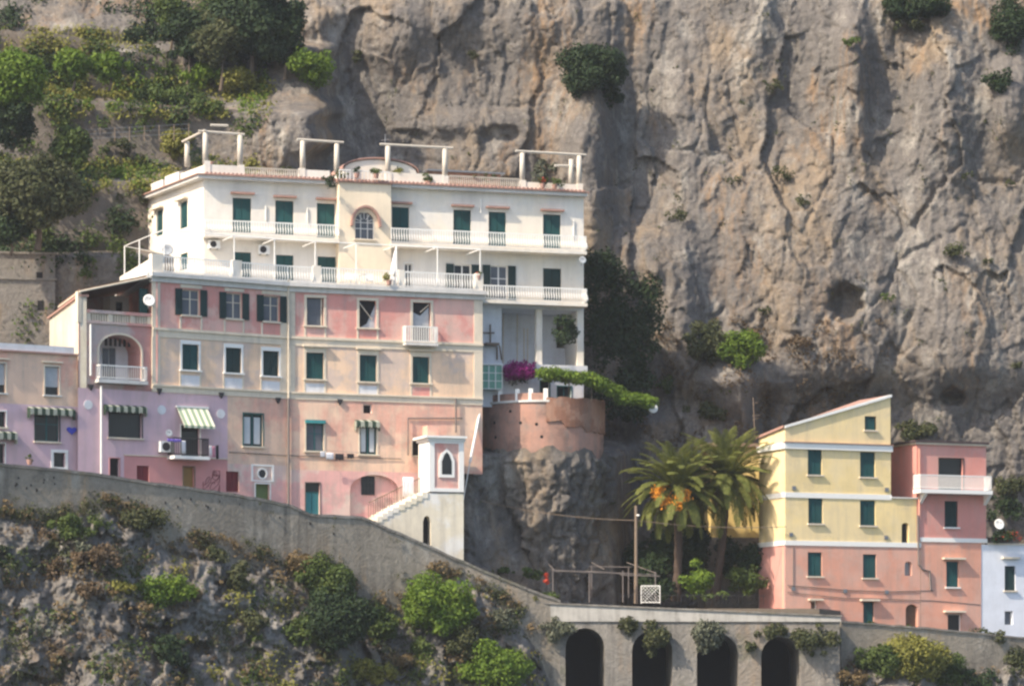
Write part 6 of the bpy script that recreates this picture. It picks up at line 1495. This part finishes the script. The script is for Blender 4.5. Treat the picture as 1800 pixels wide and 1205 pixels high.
# slope below the wall
for lab, px, py, rx, ry, mt, kk in (('lit olive bush at the wall foot, right of the darker one', 240, 908, 46, 28, 'leaf_olive', 16), ('yellow tuft on top of the olive bush by the wall', 216, 886, 20, 10, 'leaf_yellow', 6), ('dark green bush low on the left of the wall foot', 132, 928, 42, 22, 'leaf_mid', 12), ('small grey bush beneath the dark green one', 146, 962, 16, 18, 'leaf_grey', 6),
        ('brown dry bush in the middle of the left slope', 175, 975, 40, 26, 'leaf_rust', 12), ('rusty dry bush beside the grey boulder', 95, 1000, 34, 20, 'leaf_rust', 9), ('bright green bush on the left slope', 288, 1042, 52, 30, 'leaf_bright', 20), ('ochre dry tuft left of the bright bush', 160, 1038, 20, 16, 'leaf_rust', 6), ('tan dry tuft right of the bright bush', 340, 1040, 28, 14, 'leaf_dry', 7), ('orange-brown tuft under the bright bush', 245, 1066, 22, 10, 'leaf_dry', 6),
        ('yellow-green scrub above the rocky ledge', 210, 1030, 26, 12, 'leaf_yellow', 6), ('olive tuft hanging from the wall edge', 378, 975, 28, 16, 'leaf_olive', 8), ('green scrub trail on the rocks left of the large thicket', 415, 1020, 18, 36, 'leaf_olive', 9),
        ('pale grey-green bush at the wall top by the teal door', 523, 924, 30, 30, 'leaf_grey', 14), ('dry upright shrub against the wall right of the pale bush', 602, 950, 16, 32, 'leaf_olive', 9), ('bright green bush on the rock below the pale bush', 488, 958, 20, 18, 'leaf_bright', 7), ('dry scrub above the large thicket', 520, 990, 44, 22, 'leaf_dry', 12),
        ('large green thicket in the middle of the slope', 570, 1018, 50, 44, 'leaf_mid', 26), ('darkest thicket below the large green one', 590, 1088, 52, 50, 'leaf_dark', 24), ('green bush under the thicket to its left', 540, 1108, 40, 28, 'leaf_mid', 14), ('low green bushes right of the dark thicket', 660, 1100, 36, 34, 'leaf_mid', 16),
        ('tangled grey scrub over the bright bush by the stone wall', 765, 1004, 40, 24, 'leaf_dry', 14), ('large bright green bush in front of the rubble wall', 770, 1062, 58, 48, 'leaf_bright', 30), ('dark tuft at the wall edge above the large bright bush', 758, 986, 18, 14, 'leaf_mid', 6), ('thick green bush at the bottom edge left of the arches', 868, 1172, 56, 40, 'leaf_bright', 26), ('olive bush above the bottom thicket', 815, 1130, 34, 34, 'leaf_olive', 14), ('grey-green bush left of the viaduct', 872, 1086, 28, 24, 'leaf_grey', 10),
        ('yellow-green scrub along the wall edge near the viaduct', 905, 1052, 36, 16, 'leaf_yellow', 10), ('green tuft at the end of the sloping wall', 962, 1050, 20, 16, 'leaf_mid', 7), ('low green plants beneath the sloping wall', 850, 1034, 26, 12, 'leaf_mid', 7), ('grassy scrub under the sloping wall', 720, 975, 26, 9, 'leaf_olive', 6),
        ('yellow scrub low on the slope at the bottom', 640, 1180, 46, 24, 'leaf_yellow', 14), ('ochre scrub beside the yellow one at the bottom', 700, 1160, 30, 14, 'leaf_dry', 8), ('dark green scrub at the bottom left of the thicket', 300, 1150, 26, 36, 'leaf_dark', 9), ('olive scrub on the pale rocks', 440, 1092, 30, 18, 'leaf_olive', 8), ('dark weed clump on the left slope edge', 8, 985, 18, 26, 'leaf_dark', 7), ('yellowish scrub on the left slope bottom', 80, 1105, 34, 12, 'leaf_grey', 7), ('brown scrub between the arches and the bottom thicket', 745, 1135, 22, 18, 'leaf_mid', 7)):
    on_slope(lab, px, py, rx, ry, mt, k=kk)
for lab, px, py, rx, ry, mt in (('hanging grey-green plant at the left corner of the first arch', 982, 1106, 32, 20, 'leaf_grey'), ('faint dry plant hanging between the first two arches', 1105, 1098, 16, 16, 'leaf_olive'), ('hanging plant over the crown of the second arch', 1153, 1122, 22, 30, 'leaf_olive'), ('hanging plant over the left side of the third arch', 1246, 1116, 26, 28, 'leaf_grey'),
        ('hanging plant over the crown of the fourth arch', 1355, 1107, 24, 14, 'leaf_olive'), ('green plants hanging right of the fourth arch', 1432, 1122, 34, 28, 'leaf_olive'), ('small tuft between the third and fourth arch', 1318, 1136, 10, 10, 'leaf_olive')):
    shrub(lab, px, py, float(interp(px, WALLD))-.25, rx, ry, mt, k=14, droop=.35, group='plants hanging on the viaduct')
for lab, px, py, rx, ry, mt, kk in (('green bush at the lane wall below the green door', 1532, 1106, 26, 14, 'leaf_mid', 8), ('small bright bush at the lane wall under the arched door', 1588, 1110, 18, 12, 'leaf_bright', 6), ('large yellow-green thicket below the lane wall', 1600, 1160, 58, 40, 'leaf_yellow', 24), ('dark thicket left of the yellow-green one', 1540, 1165, 34, 40, 'leaf_mid', 14), ('brownish scrub beside the viaduct end', 1495, 1190, 26, 20, 'leaf_dry', 8),
        ('green thicket right of the yellow-green one', 1668, 1180, 30, 34, 'leaf_mid', 12), ('olive bush at the lane wall below the cool white house', 1730, 1122, 36, 16, 'leaf_olive', 10), ('dry bush at the right bottom edge', 1775, 1150, 32, 26, 'leaf_olive', 12), ('dark vine on the wall by the end of the viaduct', 1492, 1118, 14, 24, 'leaf_dark', 7), ('dark scrub at the bottom right corner', 1720, 1190, 40, 20, 'leaf_dark', 10)):
    on_slope(lab, px, py, rx, ry, mt, k=kk)

# ------------------------------------------------------------------ uncountable ground cover
def cover(name, label, mat, pts, size, per=16):
    rg = np.random.default_rng(len(pts)+int(size*1000)); c = np.array([p[0] for p in pts]); r = np.array([p[1] for p in pts])
    n = per; d = rg.normal(size=(len(c), n, 3))*np.array([.62, .45, .5])
    p = (c[:, None, :]+d*r[:, None, None]).reshape(-1, 3); d = d.reshape(-1, 3)
    nn = d*.8+np.array([0, -.25, .4])+rg.normal(size=p.shape)*.5; nn /= np.linalg.norm(nn, axis=1)[:, None]
    t = np.cross(nn, rg.normal(size=p.shape)); t /= np.linalg.norm(t, axis=1)[:, None]; b = np.cross(nn, t)
    L = (size*(.6+.8*rg.random(len(p))))[:, None]
    V = np.stack([p-t*L, p-b*L*.5, p+t*L, p+b*L*.5], axis=1).reshape(-1, 3)
    o = mesh_np(name, V, np.arange(len(V)).reshape(-1, 4), M[mat]); tag(o, label, 'ground cover', None, 'stuff')
def scatter(n, x0, x1, y0, y1, D, seed, test, rr=(.12, .35)):
    rg = np.random.default_rng(seed); out = []
    for _ in range(n):
        px, py = rg.uniform(x0, x1), rg.uniform(y0, y1)
        if not test(px, py): continue
        out.append((P(px, py, D(px, py)-.08), rg.uniform(*rr)))
    return out
def hd(px, py):
    d = cd(px, py)
    if 60 < px < 460 and 172+(px-60)*.06 < py < 300: d = min(d, 193.5+(px-60)*.0045)
    if 60 < px < 330 and 308+(px-60)*.08 < py < 500: d = min(d, 188.3+(px-60)*.0066)
    if -60 < px < 292 and 56+max(0, px-60)*.17 < py < 175: d = min(d, 198.3+(px+60)*.0045)
    return d-.1
def pn(px, py, sc_, s): return float(perlin(np.array(px/sc_), np.array(py/sc_), s))
def below(px, py): return py > float(interp(px, FOOT))-4
cover('scrub', 'sparse green scrub scattered over the rocky slope', 'leaf_olive', scatter(6500, -60, 1830, 880, 1230, sdp, 3, lambda x, y: below(x, y) and pn(x, y, 60, 5)+.5*pn(x, y, 22, 6) > .26, (.15, .5)), .10)
cover('dry_scrub', 'dry brown scrub scattered over the rocky slope', 'leaf_dry', scatter(5000, -60, 1830, 880, 1230, sdp, 4, lambda x, y: below(x, y) and pn(x, y, 55, 9)+.5*pn(x, y, 20, 7) > .34, (.15, .5)), .10)
cover('rusty_scrub', 'rust-coloured scrub scattered over the rocky slope', 'leaf_rust', scatter(3500, -60, 1830, 880, 1230, sdp, 14, lambda x, y: below(x, y) and pn(x, y, 50, 39)+.5*pn(x, y, 20, 8) > .42, (.15, .45)), .10)
cover('weeds', 'green weeds among the rocks of the slope', 'leaf_mid', scatter(5000, -60, 1830, 880, 1230, sdp, 6, lambda x, y: below(x, y) and pn(x, y, 70, 13)+.4*pn(x, y, 24, 6) > .36, (.15, .5)), .10)
cover('yellow_weeds', 'yellow-green weeds low on the slope', 'leaf_yellow', scatter(3000, 300, 1830, 980, 1230, sdp, 16, lambda x, y: below(x, y) and pn(x, y, 64, 43)+.4*pn(x, y, 24, 6) > .30, (.15, .45)), .10)
led = lambda y: (140 < y < 205 or 280 < y < 335 or 50 < y < 90)
cover('grass', 'yellowish grass and weeds on the ledges of the left hillside', 'leaf_yellow', scatter(4200, -40, 480, 20, 440, hd, 7, lambda x, y: led(y) and pn(x, y, 50, 2)+.5*pn(x, y, 18, 2) > -.1, (.2, .5)), .11)
def wz(x, y): return (75 < x < 440 and 196 < y < 282) or (140 < x < 330 and 318 < y < 450) or (-60 < x < 292 and 70 < y < 96) or (205 < x < 292 and 92 < y < 145)
cover('hill_grass', 'bright green grass and herbs on the ledges of the left hillside', 'leaf_bright', scatter(3600, -40, 470, 60, 340, hd, 27, lambda x, y: (118 < y < 196 or 286 < y < 335) and pn(x, y, 46, 52)+.5*pn(x, y, 18, 2) > .0, (.15, .45)), .10)
cover('hill_scrub', 'green scrub over the terraces of the left hillside', 'leaf_mid', scatter(7500, -40, 470, -20, 600, hd, 8, lambda x, y: pn(x, y, 66, 3)+.5*pn(x, y, 24, 3) > (.48 if wz(x, y) else .24) and x < 470-max(0, y-200)*.8, (.25, .75)), .13)
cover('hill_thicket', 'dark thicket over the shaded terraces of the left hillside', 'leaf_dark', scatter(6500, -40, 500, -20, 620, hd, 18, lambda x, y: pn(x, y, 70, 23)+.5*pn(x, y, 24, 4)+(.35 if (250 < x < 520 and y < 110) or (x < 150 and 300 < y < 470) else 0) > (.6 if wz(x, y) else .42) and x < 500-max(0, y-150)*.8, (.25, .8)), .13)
def foot(x, y): f = float(interp(x, FOOT)); return x < 985 and f-16 < y < f+12
cover('foot_scrub', 'tangled scrub along the foot of the sloping street wall', 'leaf_olive', scatter(5200, -40, 985, 870, 1110, lambda x, y: min(float(interp(x, WALLD))-.12, sdp(x, y)), 51, lambda x, y: foot(x, y) and pn(x, y, 48, 71)+.5*pn(x, y, 18, 2) > .0, (.12, .40)), .085)
cover('foot_grass', 'dry grass along the foot of the sloping street wall', 'leaf_dry', scatter(4200, -40, 985, 870, 1110, lambda x, y: min(float(interp(x, WALLD))-.12, sdp(x, y)), 52, lambda x, y: foot(x, y) and pn(x, y, 44, 75)+.5*pn(x, y, 18, 4) > .1, (.12, .36)), .085)
cover('wall_weeds', 'tufts of weeds rooted in the sloping street wall', 'leaf_olive', scatter(520, -20, 980, 815, 1050, lambda x, y: float(interp(x, WALLD))-.05, 41, lambda x, y: float(interp(x, [(p[0], p[1]) for p in WALLTOP]))+3 < y < float(interp(x, FOOT))+8 and pn(x, y, 40, 61)+.5*pn(x, y, 15, 2) > .34, (.06, .16)), .05, 9)
cover('cliff_weeds', 'faint weeds in the cracks of the cliff', 'leaf_olive', scatter(2600, 480, 1840, -20, 900, cd, 10, lambda x, y: pn(x, y, 48, 21)+.5*pn(x, y, 18, 2) > .42, (.12, .4)), .09, 8)
cover('rock_scrub', 'dry scrub on the dark rock banks above the palms', 'leaf_rust', scatter(2200, 1060, 1560, 560, 800, cd, 11, lambda x, y: pn(x, y, 40, 25) > .12, (.15, .45)), .09, 9)

# ------------------------------------------------------------------ thin sea haze round the whole place
mb = MB(); mb.prism([(-140, -6), (140, -6), (140, 260), (-140, 260)], -7.5, 75)
hz = bpy.data.materials.new('haze_air'); hz.use_nodes = True; n = hz.node_tree; n.nodes.remove(n.nodes['Principled BSDF'])
pv = N(n, 'ShaderNodeVolumePrincipled'); pv.inputs['Color'].default_value = (.92, .95, 1.0, 1); pv.inputs['Density'].default_value = HAZE; pv.inputs['Anisotropy'].default_value = .2
n.links.new(pv.outputs[0], n.nodes['Material Output'].inputs['Volume'])
tag(mb.build('haze', hz), 'thin pale sea haze filling the air', 'haze', None, 'stuff')
